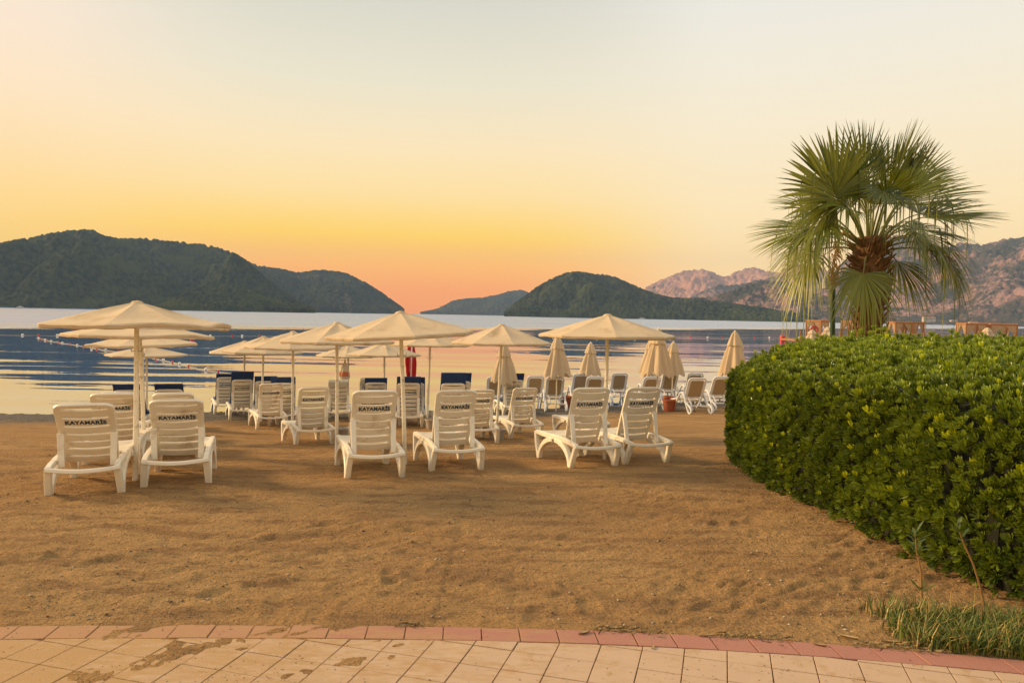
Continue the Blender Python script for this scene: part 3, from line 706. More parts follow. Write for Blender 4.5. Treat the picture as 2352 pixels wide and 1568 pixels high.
mattress(25, 'slumped navy mattress on a rear lounger, centre left', .09)
mattress(26, 'pale towel folded over the backrest of the farthest rear lounger', 0, 'towel', False, mat('pale_towel', (.62, .58, .46), .9, .1, 20, .4, 150), .46, 'towel', True)
mattress(14, 'pale towel folded over the lounger near the hanging plastic bag', 0, 'towel', False, MATS['pale_towel'], .46, 'towel', True)
for i, lab in ((15, None),):
    pass

# ------------------------------------------------------------------ resin loungers with tan slings, by the water on the right
def make_sling():
    root = empty('sling_lounger'); al = R(58); e = Vector((0, -math.cos(al), math.sin(al))); n = Vector((0, -math.sin(al), -math.cos(al)))
    def f(x, p, q=0): return Vector((x, .62, .36)) + e * p + n * q
    for s in (-1, 1):
        X_ = s * .31
        P = [(1.75, .30), (1.5, .35), (1.15, .37), (.95, .42), (.80, .54), (.66, .585), (.52, .54), (.38, .36), (.26, .16), (.14, .03), (.03, .0), (-.06, .045), (-.055, .13), (.03, .20), (.18, .25), (.42, .31)]
        # smooth the polyline
        Q = []
        for i in range(len(P) - 1):
            a, b = P[i], P[i + 1]; Q += [a, ((a[0] * .5 + b[0] * .5), (a[1] * .5 + b[1] * .5))]
        Q.append(P[-1]); Q = [Q[0]] + [((Q[i - 1][0] + 2 * Q[i][0] + Q[i + 1][0]) / 4, (Q[i - 1][1] + 2 * Q[i][1] + Q[i + 1][1]) / 4) for i in range(1, len(Q) - 1)] + [Q[-1]]
        MB().sweep([(X_, y, z) for y, z in Q], (1, 0, 0), .052, .045, .4).build('side_frame', m_frame, root)
        MB().sweep([(X_, .95, .40), (X_, 1.10, .30), (X_ * 1.03, 1.24, .14), (X_ * 1.05, 1.36, .02), (X_ * 1.05, 1.44, .0), (X_ * 1.03, 1.50, .06), (X_, 1.54, .18), (X_, 1.58, .34)], (1, 0, 0), .05, .045, .4).build('leg', m_frame, root)
    BLn = .74; w = .25; r = .10
    ring = []
    for cx, cp_, a0 in ((w - r, BLn - r, 0), (-(w - r), BLn - r, 90), (-(w - .05) + .05, r, 180), (w - .05 - .05, r, 270)):
        for k in range(6):
            a = R(a0 + 18 * k); ring.append((cx + r * math.cos(a), cp_ + r * math.sin(a)))
    back = MB().sweep([f(x, p + .0) for x, p in ring], n, .035, .05, .35, closed=True).build('backrest', m_frame, root)
    ring2 = [(x * .84, .08 + (p - .0) * .80 + .01) for x, p in ring]
    MB().sweep([f(x, p, .006) for x, p in ring2], n, .028, .04, .35, closed=True).build('inner_frame', m_frame, back)
    g = MB(); vs_ = [f(x * .96, p, .0) for x, p in ring2]; vs2 = [f(x * .96, p, .006) for x, p in ring2]; k = len(vs_)
    g.add(vs_ + vs2, [tuple(range(k)), tuple(range(k, 2 * k))[::-1]] + [(i, (i + 1) % k, k + (i + 1) % k, k + i) for i in range(k)]); g.build('sling', m_sling, back, smooth=False)
    g = MB()
    for s in (-1, 1): g.sweep([f(s * .17, .13, .03), Vector((s * .13, .45, .30)), Vector((s * .15, .30, .20)), Vector((s * .30, .16, .19))], (1, 0, 0), .04, .04, .4)
    g.sweep([(-.30, .20, .215), (0, .22, .22), (.30, .20, .215)], (0, 1, 0), .04, .035, .4)
    g.build('back_support', m_frame, root)
    g = MB(); g.sweep([(0, 1.72, .335), (0, 1.4, .365), (0, 1.0, .375), (0, .66, .37)], (1, 0, 0), .54, .008, .3); g.build('seat_sling', m_sling, root)
    g = MB()
    for y in (1.70, .66): g.sweep([(-.3, y, .33), (0, y, .325), (.3, y, .33)], (0, 1, 0), .05, .035, .4)
    g.build('seat_crossbar', m_frame, root)
    return root
SLINGS = [(1143, 0, 22.6, 6, 'tan sling lounger left of the blue draped lounger, seen past an umbrella pole'),
          (1236, 0, 23.4, 8, 'tan sling lounger mostly hidden behind a white slatted backrest, right of centre'),
          (1276, 944, None, 4, 'tan sling lounger with its full back in view beside a terracotta pot'),
          (1340, 0, 25.3, 6, 'tan sling lounger behind, turned slightly, left of the right umbrella pole'),
          (1374, 0, 22.6, 6, 'tan sling lounger mostly hidden by a slatted one at the right umbrella pole'),
          (1430, 0, 25.6, 4, 'bluish white sling lounger standing alone right of the right umbrella pole'),
          (1503, 0, 26.4, 6, 'farthest sling lounger behind the closed umbrella pole near the hedge'),
          (1507, 0, 22.6, 10, 'tan sling lounger whose frame sweeps out left, behind the slatted lounger by the hedge'),
          (1548, 0, 25.4, 6, 'upright sling lounger between two closed umbrella poles near the hedge'),
          (1606, 0, 25.4, 6, 'rear sling lounger hidden behind the one with curved arms by the hedge'),
          (1606, 950, None, 8, 'tan sling lounger with sweeping curved arms standing left of the hedge'),
          (1668, 0, 22.4, 8, 'sling lounger cut off by the left edge of the hedge')]
sp = make_sling(); spc = tree_cache(sp)
for i, (px, py, Y_, head, label) in enumerate(SLINGS):
    o = sp if i == 0 else copy_tree(sp, spc)
    o.location, o.rotation_euler = lounger_pose(px, py, head, Y_)
    tag(o, label, 'sling lounger', 'resin sling loungers by the water')

# ------------------------------------------------------------------ open beach umbrellas
def canopy_mesh(seed, rad, rise, lift=()):
    rr = random.Random(seed); n = 8; sub = 6; rings = 12; vs_ = []; fs = []
    nt_ = n * sub
    for i in range(rings + 1):
        t = i / rings
        for k in range(nt_):
            a = 2 * math.pi * k / nt_; u = (k % sub) / sub; se = k // sub
            poly = math.cos(math.pi / n) / math.cos((u - .5) * 2 * math.pi / n)
            flat = .12 + .88 * poly
            r = rad * t * flat
            zc_ = rise * (1 - t) ** 1.12 + rise * .05 * math.sin(math.pi * t)
            sag = -.022 * math.sin(math.pi * u) * math.sin(math.pi * min(t * 1.05, 1)) * (.6 + .8 * ((seed * 7 + se * 13) % 10) / 10)
            wr = .003 * math.sin(a * 9 + t * 7 + seed) * t * (1 - t) + .006 * float(vn(np.array(a * 5.), np.array(t * 9. + seed), seed)) * t
            z = zc_ + sag + wr
            if t > .7:
                for (c0_, wd, hh) in lift:
                    da = (a - c0_ + math.pi) % (2 * math.pi) - math.pi
                    if abs(da) < wd: z += hh * math.cos(da / wd * math.pi / 2) ** 2 * (t - .7) / .3
            vs_.append((r * math.cos(a), r * math.sin(a), z))
    for i in range(rings):
        for k in range(nt_):
            k2 = (k + 1) % nt_; fs.append((i * nt_ + k, i * nt_ + k2, (i + 1) * nt_ + k2, (i + 1) * nt_ + k))
    # rolled hem round the rim tube, hanging just inside
    o = (rings) * nt_; base = len(vs_)
    for j, (dr, dz) in enumerate(((.020, -.014), (.016, -.040), (-.012, -.048), (-.05, -.030))):
        for k in range(nt_):
            x, y, z = vs_[o + k]; q = math.hypot(x, y); f = (q + dr) / q
            vs_.append((x * f, y * f, z + dz + .004 * math.sin(k * 1.9 + j + seed)))
    for j in range(4):
        a0 = o if j == 0 else base + (j - 1) * nt_; b0 = base + j * nt_
        for k in range(nt_):
            k2 = (k + 1) % nt_; fs.append((a0 + k, a0 + k2, b0 + k2, b0 + k))
    mb = MB(); mb.add(vs_, fs)
    return mb.mesh('canopy', angle=7)
CAN = {}
def umbrella(px, rim_py, Y_, label, rad=.93, rise=.27, lean=(0, 0), yaw=0, lift=(), seed=1, base=False, dpx=0):
    c = at(px, rim_py, Y_)                                # middle of the rim plane
    g0 = at(px + dpx, rim_py, Y_); bx, by = g0.x - 0, Y_
    bz = gz(bx, by) - .06
    root = empty('beach_umbrella', (bx, by, bz)); H = c.z - bz
    off = Vector((c.x - bx, 0, H))
    MB().tube([(0, 0, 0), off * .5 + Vector((.004, 0, 0)), off * .97, off + Vector((0, 0, rise - .02))], [.027, .026, .024, .020], 12).build('pole', m_metal, root)
    key = (seed, rad, rise, lift)
    if key not in CAN: CAN[key] = canopy_mesh(seed, rad, rise, lift)
    can = link('canopy', CAN[key], m_canvas, root); can.location = off; can.rotation_euler = (R(lean[0]), R(lean[1]), R(yaw))
    rim = MB(); n = 48
    ring = []
    for k in range(n):
        a = 2 * math.pi * k / n; u = (k % 6) / 6; poly = math.cos(math.pi / 8) / math.cos((u - .5) * 2 * math.pi / 8); r = rad * (.12 + .88 * poly) * .994
        ring.append((r * math.cos(a), r * math.sin(a), -.020))
    rim.sweep(ring, (0, 0, 1), .022, .022, .6, closed=True); rim.build('rim_tube', m_metal, can)
    for k in range(8):
        a = 2 * math.pi * k / 8; r = rad * (.35 + .65) * math.cos(0) * .98
        MB().tube([(.03 * math.cos(a), .03 * math.sin(a), rise - .045), (r * math.cos(a), r * math.sin(a), -.022)], .008, 6).build('rib', m_metal, can)
    cap = MB().lathe([(.001, rise + .012), (.05, rise + .002), (.075, rise - .028), (.07, rise - .035)], 12); cap.build('cap', m_canvas, can)
    hk = MB()
    for s in (-1, 1): hk.tube([Vector((s * .02, 0, 0)), Vector((s * .05, 0, -.012)), Vector((s * .058, 0, .025))], .004, 5)
    h = hk.build('hook', m_black, root); h.location = off * .84
    tag(root, label, 'umbrella', 'open beach umbrellas')
    return root
pi = math.pi
umbrella(314, 746, 8.0, 'largest beige umbrella at the left, its rim tube bared on the near side', lean=(-1.0, .6), yaw=10, lift=((-1.0, .75, .035), (-.15, .35, .045)), seed=2, rise=.245, dpx=-3)
umbrella(321, 769, 10.3, 'second beige umbrella in the left file, flat canopy with torn near rim', rise=.20, lean=(-1, 1.2), yaw=25, lift=((-.9, .8, .03),), seed=3, dpx=12)
umbrella(326, 789, 13.4, 'third beige umbrella in the left file, tilted up to the right', rise=.19, lean=(0, -1.6), yaw=5, lift=((-2.2, .5, .03),), seed=4, dpx=6)
umbrella(337, 813, 18.8, 'farthest umbrella of the left file, standing by the water', rise=.20, seed=5, yaw=20)
umbrella(562, 808, 20.6, 'farthest umbrella of the left centre file, mostly covered by the next', rise=.30, seed=6, yaw=3, dpx=-2)
umbrella(605, 806, 18.4, 'second farthest umbrella of the left centre file, seam running to its peak', rise=.36, seed=7, yaw=22, lean=(0, 1.2), dpx=-4)
umbrella(673, 795, 15.4, 'middle umbrella of the left centre file over a bare lounger', rise=.30, seed=8, yaw=12, lean=(0, .4))
umbrella(774, 781, 12.3, 'nearest umbrella of the left centre file, next left of the centre one', rise=.29, seed=2, yaw=40, dpx=2)
umbrella(800, 815, 21.0, 'small far umbrella at the waterline with a plastic bag hung on its pole', rise=.27, rad=.86, seed=9, yaw=7)
umbrella(883, 813, 19.4, 'far umbrella behind the centre one, left of the red flag', rise=.30, seed=10, yaw=15, lean=(-1, .4), rad=.92)
umbrella(921, 765, 9.6, 'large umbrella at the centre with a puckered right rim, pole leaning left', rise=.27, seed=11, yaw=18, lean=(0, -3.4), dpx=14)
umbrella(988, 789, 16.9, 'umbrella partly behind the centre one, right of the red flag', rise=.24, seed=12, yaw=20, dpx=-5)
umbrella(1152, 785, 14.2, 'peaked umbrella right of centre with plain pole and closed umbrella behind', rise=.33, seed=13, yaw=14, dpx=-9)
umbrella(1395, 768, 10.5, 'large umbrella at the right above the lounger pair by the hedge', rise=.275, seed=14, yaw=0)

# ------------------------------------------------------------------ closed umbrellas among the sling loungers
def closed_mesh(seed):
    rr = random.Random(seed); ph = rr.random() * 6
    def fn(q, z): 
        k = 1 if z < 1.75 else .5
        return 1 + k * (.16 * math.cos(8 * q + ph) + .07 * math.cos(3 * q + 2 * ph) + .05 * math.cos(13 * q + z * 3))
    c = MB(); prof = [(.385, 1.02), (.375, 1.06), (.34, 1.2), (.285, 1.4), (.225, 1.6), (.18, 1.76), (.155, 1.84), (.12, 1.95), (.07, 2.08), (.03, 2.13)]
    n = 64; vs_ = []
    for i, (r, z) in enumerate(prof):
        for k in range(n):
            q = 2 * math.pi * k / n; s = fn(q, z); dz = (.05 * math.cos(8 * q + ph) + .04 * math.cos(2 * q + ph)) if i == 0 else (.04 * math.cos(8 * q + ph) + .03 * math.cos(2 * q + ph)) * max(0, 1 - i / 3)
            vs_.append((r * s * math.cos(q), r * s * math.sin(q), z - dz))
    m = len(prof); c.add(vs_, [(i * n + k, i * n + (k + 1) % n, (i + 1) * n + (k + 1) % n, (i + 1) * n + k) for i in range(m - 1) for k in range(n)])
    v = MB()
    def fv(q, z): return 1 + .10 * math.cos(8 * q + ph + .4) + .08 * math.cos(5 * q + ph)
    v.lathe([(.215, 1.79), (.20, 1.82), (.16, 1.93), (.09, 2.09), (.045, 2.15), (.01, 2.165)], 48, fn=fv)
    return c.mesh('canopy', angle=0), v.mesh('vent_flap', angle=0)
CL = [closed_mesh(i) for i in range(3)]
CLOSED = [(1159, 788, 20.8, .9, 0, 'closed umbrella behind the peaked umbrella pole right of centre'),
          (1281, 770, 22.4, 1.0, 1, 'closed umbrella left of the right open umbrella, broad skirt'),
          (1357, 786, 25.6, .95, 2, 'slim closed umbrella just left of the right open umbrella pole'),
          (1497, 775, 25.0, 1.0, 0, 'closed umbrella hidden behind the broad one under the right canopy edge'),
          (1513, 754, 20.6, 1.06, 1, 'broadest closed umbrella under the right edge of the right open canopy'),
          (1547, 784, 25.4, .98, 2, 'closed umbrella peeking out right of the broadest closed one'),
          (1688, 760, 21.4, 1.02, 0, 'closed umbrella standing at the left edge of the hedge'),
          (1694, 772, 24.2, .95, 1, 'closed umbrella mostly behind the one at the left edge of the hedge')]
for px, tpy, Y_, sc, v, label in CLOSED:
    tp = at(px, tpy, Y_); g = gz(tp.x, Y_); H = tp.z - g; k = H / 2.17
    root = empty('closed_umbrella', (tp.x, Y_, g), (0, 0, rnd.uniform(0, 6))); root.scale = (sc * .95, sc * .95, k)
    MB().tube([(0, 0, -.08), (0, 0, 2.13)], .020, 10).build('pole', m_metal, root)
    MB().lathe([(.001, 2.19), (.02, 2.185), (.026, 2.16), (.012, 2.14)], 10).build('finial', m_white, root)
    o = link('canopy', CL[v][0], m_canvas2, root); link('vent_flap', CL[v][1], m_canvas2, root)
    tag(root, label, 'closed umbrella', 'closed umbrellas by the water')

# ------------------------------------------------------------------ flag, bag, pots, bases
def furled_flag():
    Y_ = 20.5; top = at(946, 772, Y_); g = gz(top.x, Y_); root = empty('furled_flag', (top.x, Y_, g)); H = top.z - g
    MB().tube([(0, 0, -.1), (0, 0, H + .02)], .018, 8).build('pole', m_metal, root)
    vs_ = []; n = 30; rows_ = 10; zb = at(946, 864, Y_).z - g
    prof = [(.02, .03), (.06, .05), (.09, .06), (.11, .08), (.13, .10), (.155, .11), (.15, .12), (.13, .12), (.12, .12), (.10, .11)]
    for i in range(rows_):
        t = i / (rows_ - 1); z = (H - .02) * (1 - t) + zb * t
        for k in range(n):
            q = 2 * pi * k / n; rx = prof[i][0] if math.cos(q) < 0 else prof[i][1]
            w = 1 + .22 * math.cos(5 * q + t * 2) ; vs_.append((rx * w * math.cos(q), .07 * w * math.sin(q) * (.5 + t), z - (.12 * math.cos(2 * q + 1) * (t > .95))))
    MB().add(vs_, [(i * n + k, i * n + (k + 1) % n, (i + 1) * n + (k + 1) % n, (i + 1) * n + k) for i in range(rows_ - 1) for k in range(n)]).build('cloth', m_red, root, angle=0)
    st = []
    for i in range(rows_):
        t = i / (rows_ - 1); z = (H - .02) * (1 - t) + zb * t
        for dx in (-.018, .018): st.append((.012 + dx, -.085 * (.5 + t) - .012, z))
    MB().add(st, [(2 * i, 2 * i + 1, 2 * i + 3, 2 * i + 2) for i in range(rows_ - 1)]).build('white_stripe', m_white, root)
    tag(root, 'furled red flag with a white stripe hanging on a pole at the water', 'flag')
furled_flag()
def hanging_bag():
    Y_ = 20.9; t = at(796, 823, Y_); b = at(793, 871, Y_); H = t.z - b.z; root = empty('plastic_bag', (at(793, 871, Y_).x, Y_ - .06, b.z))
    prof = [(.02, 0), (.10, .015), (.125, .08), (.12, .2), (.09, .32), (.05, .42), (.02, .5), (.008, H)]
    MB().lathe(prof, 20, fn=lambda q, z: 1 + .15 * math.cos(3 * q + z * 9) + .1 * math.cos(7 * q)).build('bag_body', mat('thin_white_plastic', (.75, .70, .62), .5, trans=.4, tcol=(.8, .7, .55)), root)
    pr = MB().lathe([(.131, .09), (.136, .12), (.137, .17), (.130, .22)], 20, fn=lambda q, z: 1 + .15 * math.cos(3 * q + z * 9) + .1 * math.cos(7 * q))
    pr.f = [q for q in pr.f if all(9 <= (i % 20) <= 18 for i in q)]
    pr.build('orange_print', mat('orange_print', (.65, .20, .09), .6), root)
    tag(root, 'white plastic bag with orange print hanging on a far umbrella pole', 'bag')
hanging_bag()
def bucket(px, py, r, h, m, label, name='bucket', Y_=None, cat='bucket', rim=True):
    x, y = (px_x(px, Y_), Y_) if Y_ else hit(px, py)
    root = empty(name, (x, y, gz(x, y)))
    MB().lathe([(.001, -.02), (r * .72, -.02), (r * .74, 0), (r * .96, h * .9), (r, h), (r * .93, h), (r * .86, h * .8), (.001, h * .78)], 20).build('body', m, root)
    if rim: MB().lathe([(r * .97, h * .86), (r * 1.06, h * .88), (r * 1.06, h), (r * .99, h + .004)], 20).build('rim', m, root)
    tag(root, label, cat)
    return root
bucket(786, 1012, .15, .24, m_concrete, 'grey bucket of sand at the foot of the pole left of the centre umbrella')
bucket(992, 985, .15, .22, m_concrete, 'grey bucket half hidden behind the front lounger right of centre')
bucket(1141, 1008, .17, .20, m_concrete, 'grey umbrella footing between two loungers right of centre', 'umbrella_base', cat='umbrella base')
bucket(1300, 934, .19, .34, m_terra, 'terracotta pot beside the tan sling lounger right of centre', 'plant_pot', cat='pot')
bucket(1537, 944, .21, .34, m_terra, 'terracotta pot between the loungers nearest the hedge', 'plant_pot', cat='pot')
bucket(1540, 0, .17, .30, m_terra, 'farther terracotta pot partly behind a lounger near the hedge', 'plant_pot', 24.4, cat='pot')

# ------------------------------------------------------------------ hedge
HP = np.array([(4.2, 3.2), (3.5, 3.9), (3.16, 4.4), (2.96, 4.87), (2.86, 5.8), (2.80, 7.0), (2.74, 8.2), (2.88, 9.6), (3.06, 10.6), (3.45, 11.5), (4.6, 12.1), (7, 12.3), (11.5, 12.4)])
def resample(P, st):
    seg = np.hypot(*np.diff(P, axis=0).T); c = np.concatenate([[0], np.cumsum(seg)]); n = int(c[-1] / st); q = np.linspace(0, c[-1], n)
    Q = np.stack([np.interp(q, c, P[:, 0]), np.interp(q, c, P[:, 1])], 1)
    for _ in range(int(.35 / st) * 2): Q[1:-1] = (Q[:-2] + 2 * Q[1:-1] + Q[2:]) / 4
    return Q
HB = resample(HP, .05)
HT = np.gradient(HB, axis=0); HT /= np.hypot(*HT.T)[:, None]; HN = np.stack([-HT[:, 1], HT[:, 0]], 1)        # outward (left / far)
def hedge_s(P):
    d = np.full(len(P), 99.)
    for a in range(0, len(HB), 400):
        q = np.hypot(P[:, None, 0] - HB[None, a:a + 400, 0], P[:, None, 1] - HB[None, a:a + 400, 1]).min(1); d = np.minimum(d, q)
    return d
def hedge_top(x, y, s):
    g = ground(x, y); w = g + 1.13
    f = 1 - (1 - np.clip(s / 1.7, 0, 1)) ** 2.2
    return w + (1.36 - w) * f + .035 * vn(x * 1.6, y * 1.6, 61) + .03 * vn(x * 4.5, y * 4.5, 62)
def in_hedge(P):
    # inside when to the right of the boundary (boundary runs away from the camera, then to the right)
    yb = np.interp(P[:, 0], HB[np.argmax(HB[:, 1] > 9.6):, 0], HB[np.argmax(HB[:, 1] > 9.6):, 1])
    sel = HB[:, 1] < 11.4; xb = np.interp(P[:, 1], HB[sel][:, 1], HB[sel][:, 0])
    return (P[:, 0] > xb) & (P[:, 1] < np.where(P[:, 0] > 3.1, yb, 99))
rg = np.random.default_rng(9)
# wall part
nW = 12500
ai = rg.integers(0, len(HB), nW); hh = rg.random(nW) ** .9
wx = HB[ai, 0]; wy = HB[ai, 1]; gW = ground(wx, wy)
bul = .035 * vn(wx * 3 + wy * 2, hh * 6 + wy * 3, 64) + .05 * vn(wy * 1.2 + wx, hh * 2.2, 65)
inset = .06 * np.clip(.12 - hh, 0, 1) + .10 * np.clip(hh - .8, 0, 1) * 2
wz = gW + .015 + hh * 1.11
PW = np.stack([wx + HN[ai, 0] * (bul - inset), wy + HN[ai, 1] * (bul - inset), wz], 1)
NW = np.stack([HN[ai, 0], HN[ai, 1], np.where(hh < .1, -.1, .55) + .9 * np.clip(hh - .6, 0, 1) + rg.normal(0, .15, nW)], 1)
# top part
P2 = np.stack([rg.uniform(2.7, 11, 30000), rg.uniform(3.6, 12.5, 30000)], 1)
P2 = P2[in_hedge(P2)]; P2 = P2[np.abs(P2[:, 0]) < .72 * P2[:, 1] + .9]
s2 = hedge_s(P2); z2 = hedge_top(P2[:, 0], P2[:, 1], s2)
e_ = .02
def topn(P):
    a = hedge_top(P[:, 0] + e_, P[:, 1], hedge_s(P + [e_, 0])) - hedge_top(P[:, 0] - e_, P[:, 1], hedge_s(P - [e_, 0]))
    b = hedge_top(P[:, 0], P[:, 1] + e_, hedge_s(P + [0, e_])) - hedge_top(P[:, 0], P[:, 1] - e_, hedge_s(P - [0, e_]))
    return np.stack([-a / (2 * e_), -b / (2 * e_), np.ones(len(P))], 1)
PT = np.concatenate([PW, np.column_stack([P2, z2])]); NT = np.concatenate([NW, topn(P2)])
NT = NT + rg.normal(0, .22, NT.shape); NT /= np.linalg.norm(NT, axis=1)[:, None]
PT = PT + NT * (.03 - rg.random(len(PT)) ** 1.6 * .13 + .05 * vn(PT[:, 0] * 5, PT[:, 1] * 5 + PT[:, 2] * 5, 66))[:, None]          # some rosettes sit deeper
def leaf_template(nleaf, length, width, spread, seed):
    """rosette of spoon shaped leaves round +Z: verts, quads, per-vertex tint"""
    q = np.random.default_rng(seed); Vv = []; Ff = []; Tt = []
    for k in range(nleaf):
        a = k * 2.39996 + q.normal(0, .15); tl = spread * (.35 + .65 * (k + .5) / nleaf) + q.normal(0, .08); ln = length * (.75 + .35 * q.random())
        d = np.array([math.cos(a) * math.sin(tl), math.sin(a) * math.sin(tl), math.cos(tl)]); sd = np.array([-math.sin(a), math.cos(a), 0]); nn = np.cross(d, sd)
        b0 = len(Vv)
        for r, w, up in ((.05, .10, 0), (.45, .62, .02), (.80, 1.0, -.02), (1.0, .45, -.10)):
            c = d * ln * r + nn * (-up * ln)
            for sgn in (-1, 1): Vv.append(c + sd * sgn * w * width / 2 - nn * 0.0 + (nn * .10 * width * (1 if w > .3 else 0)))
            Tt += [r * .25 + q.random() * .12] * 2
        Ff += [(b0 + 2 * i, b0 + 2 * i + 1, b0 + 2 * i + 3, b0 + 2 * i + 2) for i in range(3)]
    return np.array(Vv), np.array(Ff), np.array(Tt)
def place_rosettes(P, Nn, tmpl, sc, tint, name, m, parent=None):
    Vt, Ft, Tt = tmpl; n = len(P); k = len(Vt)
    ref = np.where(np.abs(Nn[:, 2:3]) < .9, np.array([[0, 0, 1.]]), np.array([[1., 0, 0]]))
    A = np.cross(ref, Nn); A /= np.linalg.norm(A, axis=1)[:, None]; B = np.cross(Nn, A)
    th = rg.random(n) * 6.283; c, s = np.cos(th)[:, None], np.sin(th)[:, None]; A, B = A * c + B * s, B * c - A * s
    V = P[:, None, :] + sc[:, None, None] * (Vt[None, :, 0:1] * A[:, None] + Vt[None, :, 1:2] * B[:, None] + Vt[None, :, 2:3] * Nn[:, None])
    Fq = (Ft[None] + (np.arange(n) * k)[:, None, None]).reshape(-1, 4)
    return npmesh(name, V.reshape(-1, 3), Fq, m, parent, tint=np.clip(tint[:, None] + Tt[None], 0, 1).reshape(-1))
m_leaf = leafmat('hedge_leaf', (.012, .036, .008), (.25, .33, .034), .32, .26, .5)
m_shoot = leafmat('new_leaf', (.26, .33, .012), (.52, .58, .03), .4, .35, .4)
hedge = empty('clipped_hedge', (5, 8, gz(5, 8)))
hl_ = Vector(hedge.location)
raise_ = (rg.random(len(PT)) < .22) * (NT[:, 2] > .25); PT[:, 2] += raise_ * rg.random(len(PT)) ** 1.5 * .085; NT = np.where(raise_[:, None] > 0, NT * [.45, .45, 1], NT); NT /= np.linalg.norm(NT, axis=1)[:, None]
tn = np.clip(.10 * raise_ + .15 + .5 * vn(PT[:, 0] * 2.5, PT[:, 1] * 2.5 + PT[:, 2] * 3, 71) + rg.normal(0, .20, len(PT)) + .30 * np.clip(NT[:, 2], 0, 1) ** 2, 0, .85)  # upward leaves paler as new growth; side wall's shade also put into the tint
half = len(PT) // 2; perm = rg.permutation(len(PT))
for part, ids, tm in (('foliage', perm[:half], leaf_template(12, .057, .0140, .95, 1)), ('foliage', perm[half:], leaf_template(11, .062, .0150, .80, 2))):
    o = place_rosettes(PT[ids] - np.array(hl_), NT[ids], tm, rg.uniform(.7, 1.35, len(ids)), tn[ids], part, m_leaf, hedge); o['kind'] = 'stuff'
# dark twiggy core just under the leaves
gx = np.linspace(2.75, 11.4, 110); gy = np.linspace(3.4, 12.4, 130); GX, GY = np.meshgrid(gx, gy); Pg = np.stack([GX.ravel(), GY.ravel()], 1)
ins = in_hedge(Pg); sg = hedge_s(Pg); zg = np.where(ins & (sg > .17), hedge_top(Pg[:, 0], Pg[:, 1], sg) - .10, ground(Pg[:, 0], Pg[:, 1]) - .1)
core = npmesh('branch_core', np.column_stack([Pg, zg]) - np.array(hl_), gridfaces(*GX.shape), mat('twig_core', (.012, .014, .005), .95, .3, 20), hedge)
# a few hundred fresh yellow-green shoots, each a part
def shoot_mesh(seed):
    q = random.Random(seed); Vt, Ft, Tt = leaf_template(7, .068, .020, .60, 20 + seed)
    o = npmesh('shoot', Vt + np.array([0, 0, .03]), Ft, m_shoot, tint=np.clip(Tt * 1.6 + .1 * seed, 0, 1)); me = o.data; bpy.data.objects.remove(o); return me
SM = [shoot_mesh(i) for i in range(4)]
cand = np.where((np.linalg.norm(PT[:, :2], axis=1) < 12.5) & (NT[:, 2] > .05))[0]; wgt = np.where(NT[cand, 2] > .75, .55, 1.0) * (1 + 1.5 * (vn(PT[cand, 0] * 1.3, PT[cand, 1] * 1.3, 73) > .02))
cand = rg.choice(cand, 280, replace=False, p=wgt / wgt.sum())
for i in cand:
    o = link('shoot', SM[int(rg.integers(0, 4))], None, hedge); nn = Vector(NT[i]) + Vector((0, 0, .9)); 
    o.matrix_local = Matrix.Translation(Vector(PT[i]) - hl_ + Vector(NT[i]) * .012) @ nn.to_track_quat('Z', 'Y').to_matrix().to_4x4() @ Matrix.Rotation(rg.random() * 6.28, 4, 'Z') @ Matrix.Scale(float(rg.uniform(.7, 1.15)), 4)
tag(hedge, 'dense dark green clipped hedge with yellow green shoots filling the right side', 'hedge')
# taller sprigs poking above the hedge line
SPR = [(2035, 752, 10.2), (2145, 764, 9.5), (2190, 757, 9.0), (2260, 765, 10.0), (2300, 762, 10.4), (1880, 768, 11.2), (1965, 764, 11.4), (2010, 748, 9.8)]
for k, (px, py, Y_) in enumerate(SPR):
    tp = at(px, py, Y_); x, y = tp.x, Y_
    n = 7; P = np.array([[x + .03 * math.sin(j * 2.1), y + .03 * math.cos(j * 1.7), tp.z - .05 - .035 * j] for j in range(n)]); Nn = np.array([[.35 * math.sin(j * 2.4), .35 * math.cos(j * 2.4), 1.] for j in range(n)]); Nn /= np.linalg.norm(Nn, axis=1)[:, None]
    o = place_rosettes(P - np.array(hl_), Nn, leaf_template(9, .075, .026, .95, 40 + k), np.full(n, 1.0), rg.uniform(.4, .9, n), 'sprig', m_leaf, hedge); o['kind'] = 'stuff'

# ------------------------------------------------------------------ fan palm behind the hedge
m_frond = leafmat('palm_frond', (.018, .046, .006), (.36, .38, .04), .36, .26, .45)
m_petiole = mat('petiole', (.16, .17, .04), .5, .2, 10)
m_boot = mat('leaf_base_brown', (.13, .058, .022), .85, .35, 9, .5, 40)
m_trunk = mat('palm_trunk', (.20, .105, .045), .9, .3, 7, .7, 30)
PY = 11.2
C0 = at(1998, 560, PY); PG = gz(C0.x, PY)
palm = empty('fan_palm', (C0.x, PY, PG)); CZ = C0.z - PG
tr = MB(); zz_ = np.linspace(0, CZ + .1, 26)
tr.tube([(.03 * math.sin(z), .02 * math.cos(z * 1.4), z) for z in zz_], [.190 + .015 * math.sin(z * 19) - .01 * z / CZ for z in zz_], 16)
tr.build('trunk', m_trunk, palm)
def boot_mesh(seed):
    q = random.Random(seed); b = MB(); L_ = .17 + .05 * q.random()
    pts = [(0, 0, 0), (0, .05, .035), (0, .10, .085), (0, .12 + .02 * q.random(), .14)]
    b.sweep(pts, (1, 0, 0), [.105, .085, .055, .032], [.05, .035, .022, .012], .3); return b.mesh('leaf_base')
BM = [boot_mesh(i) for i in range(4)]
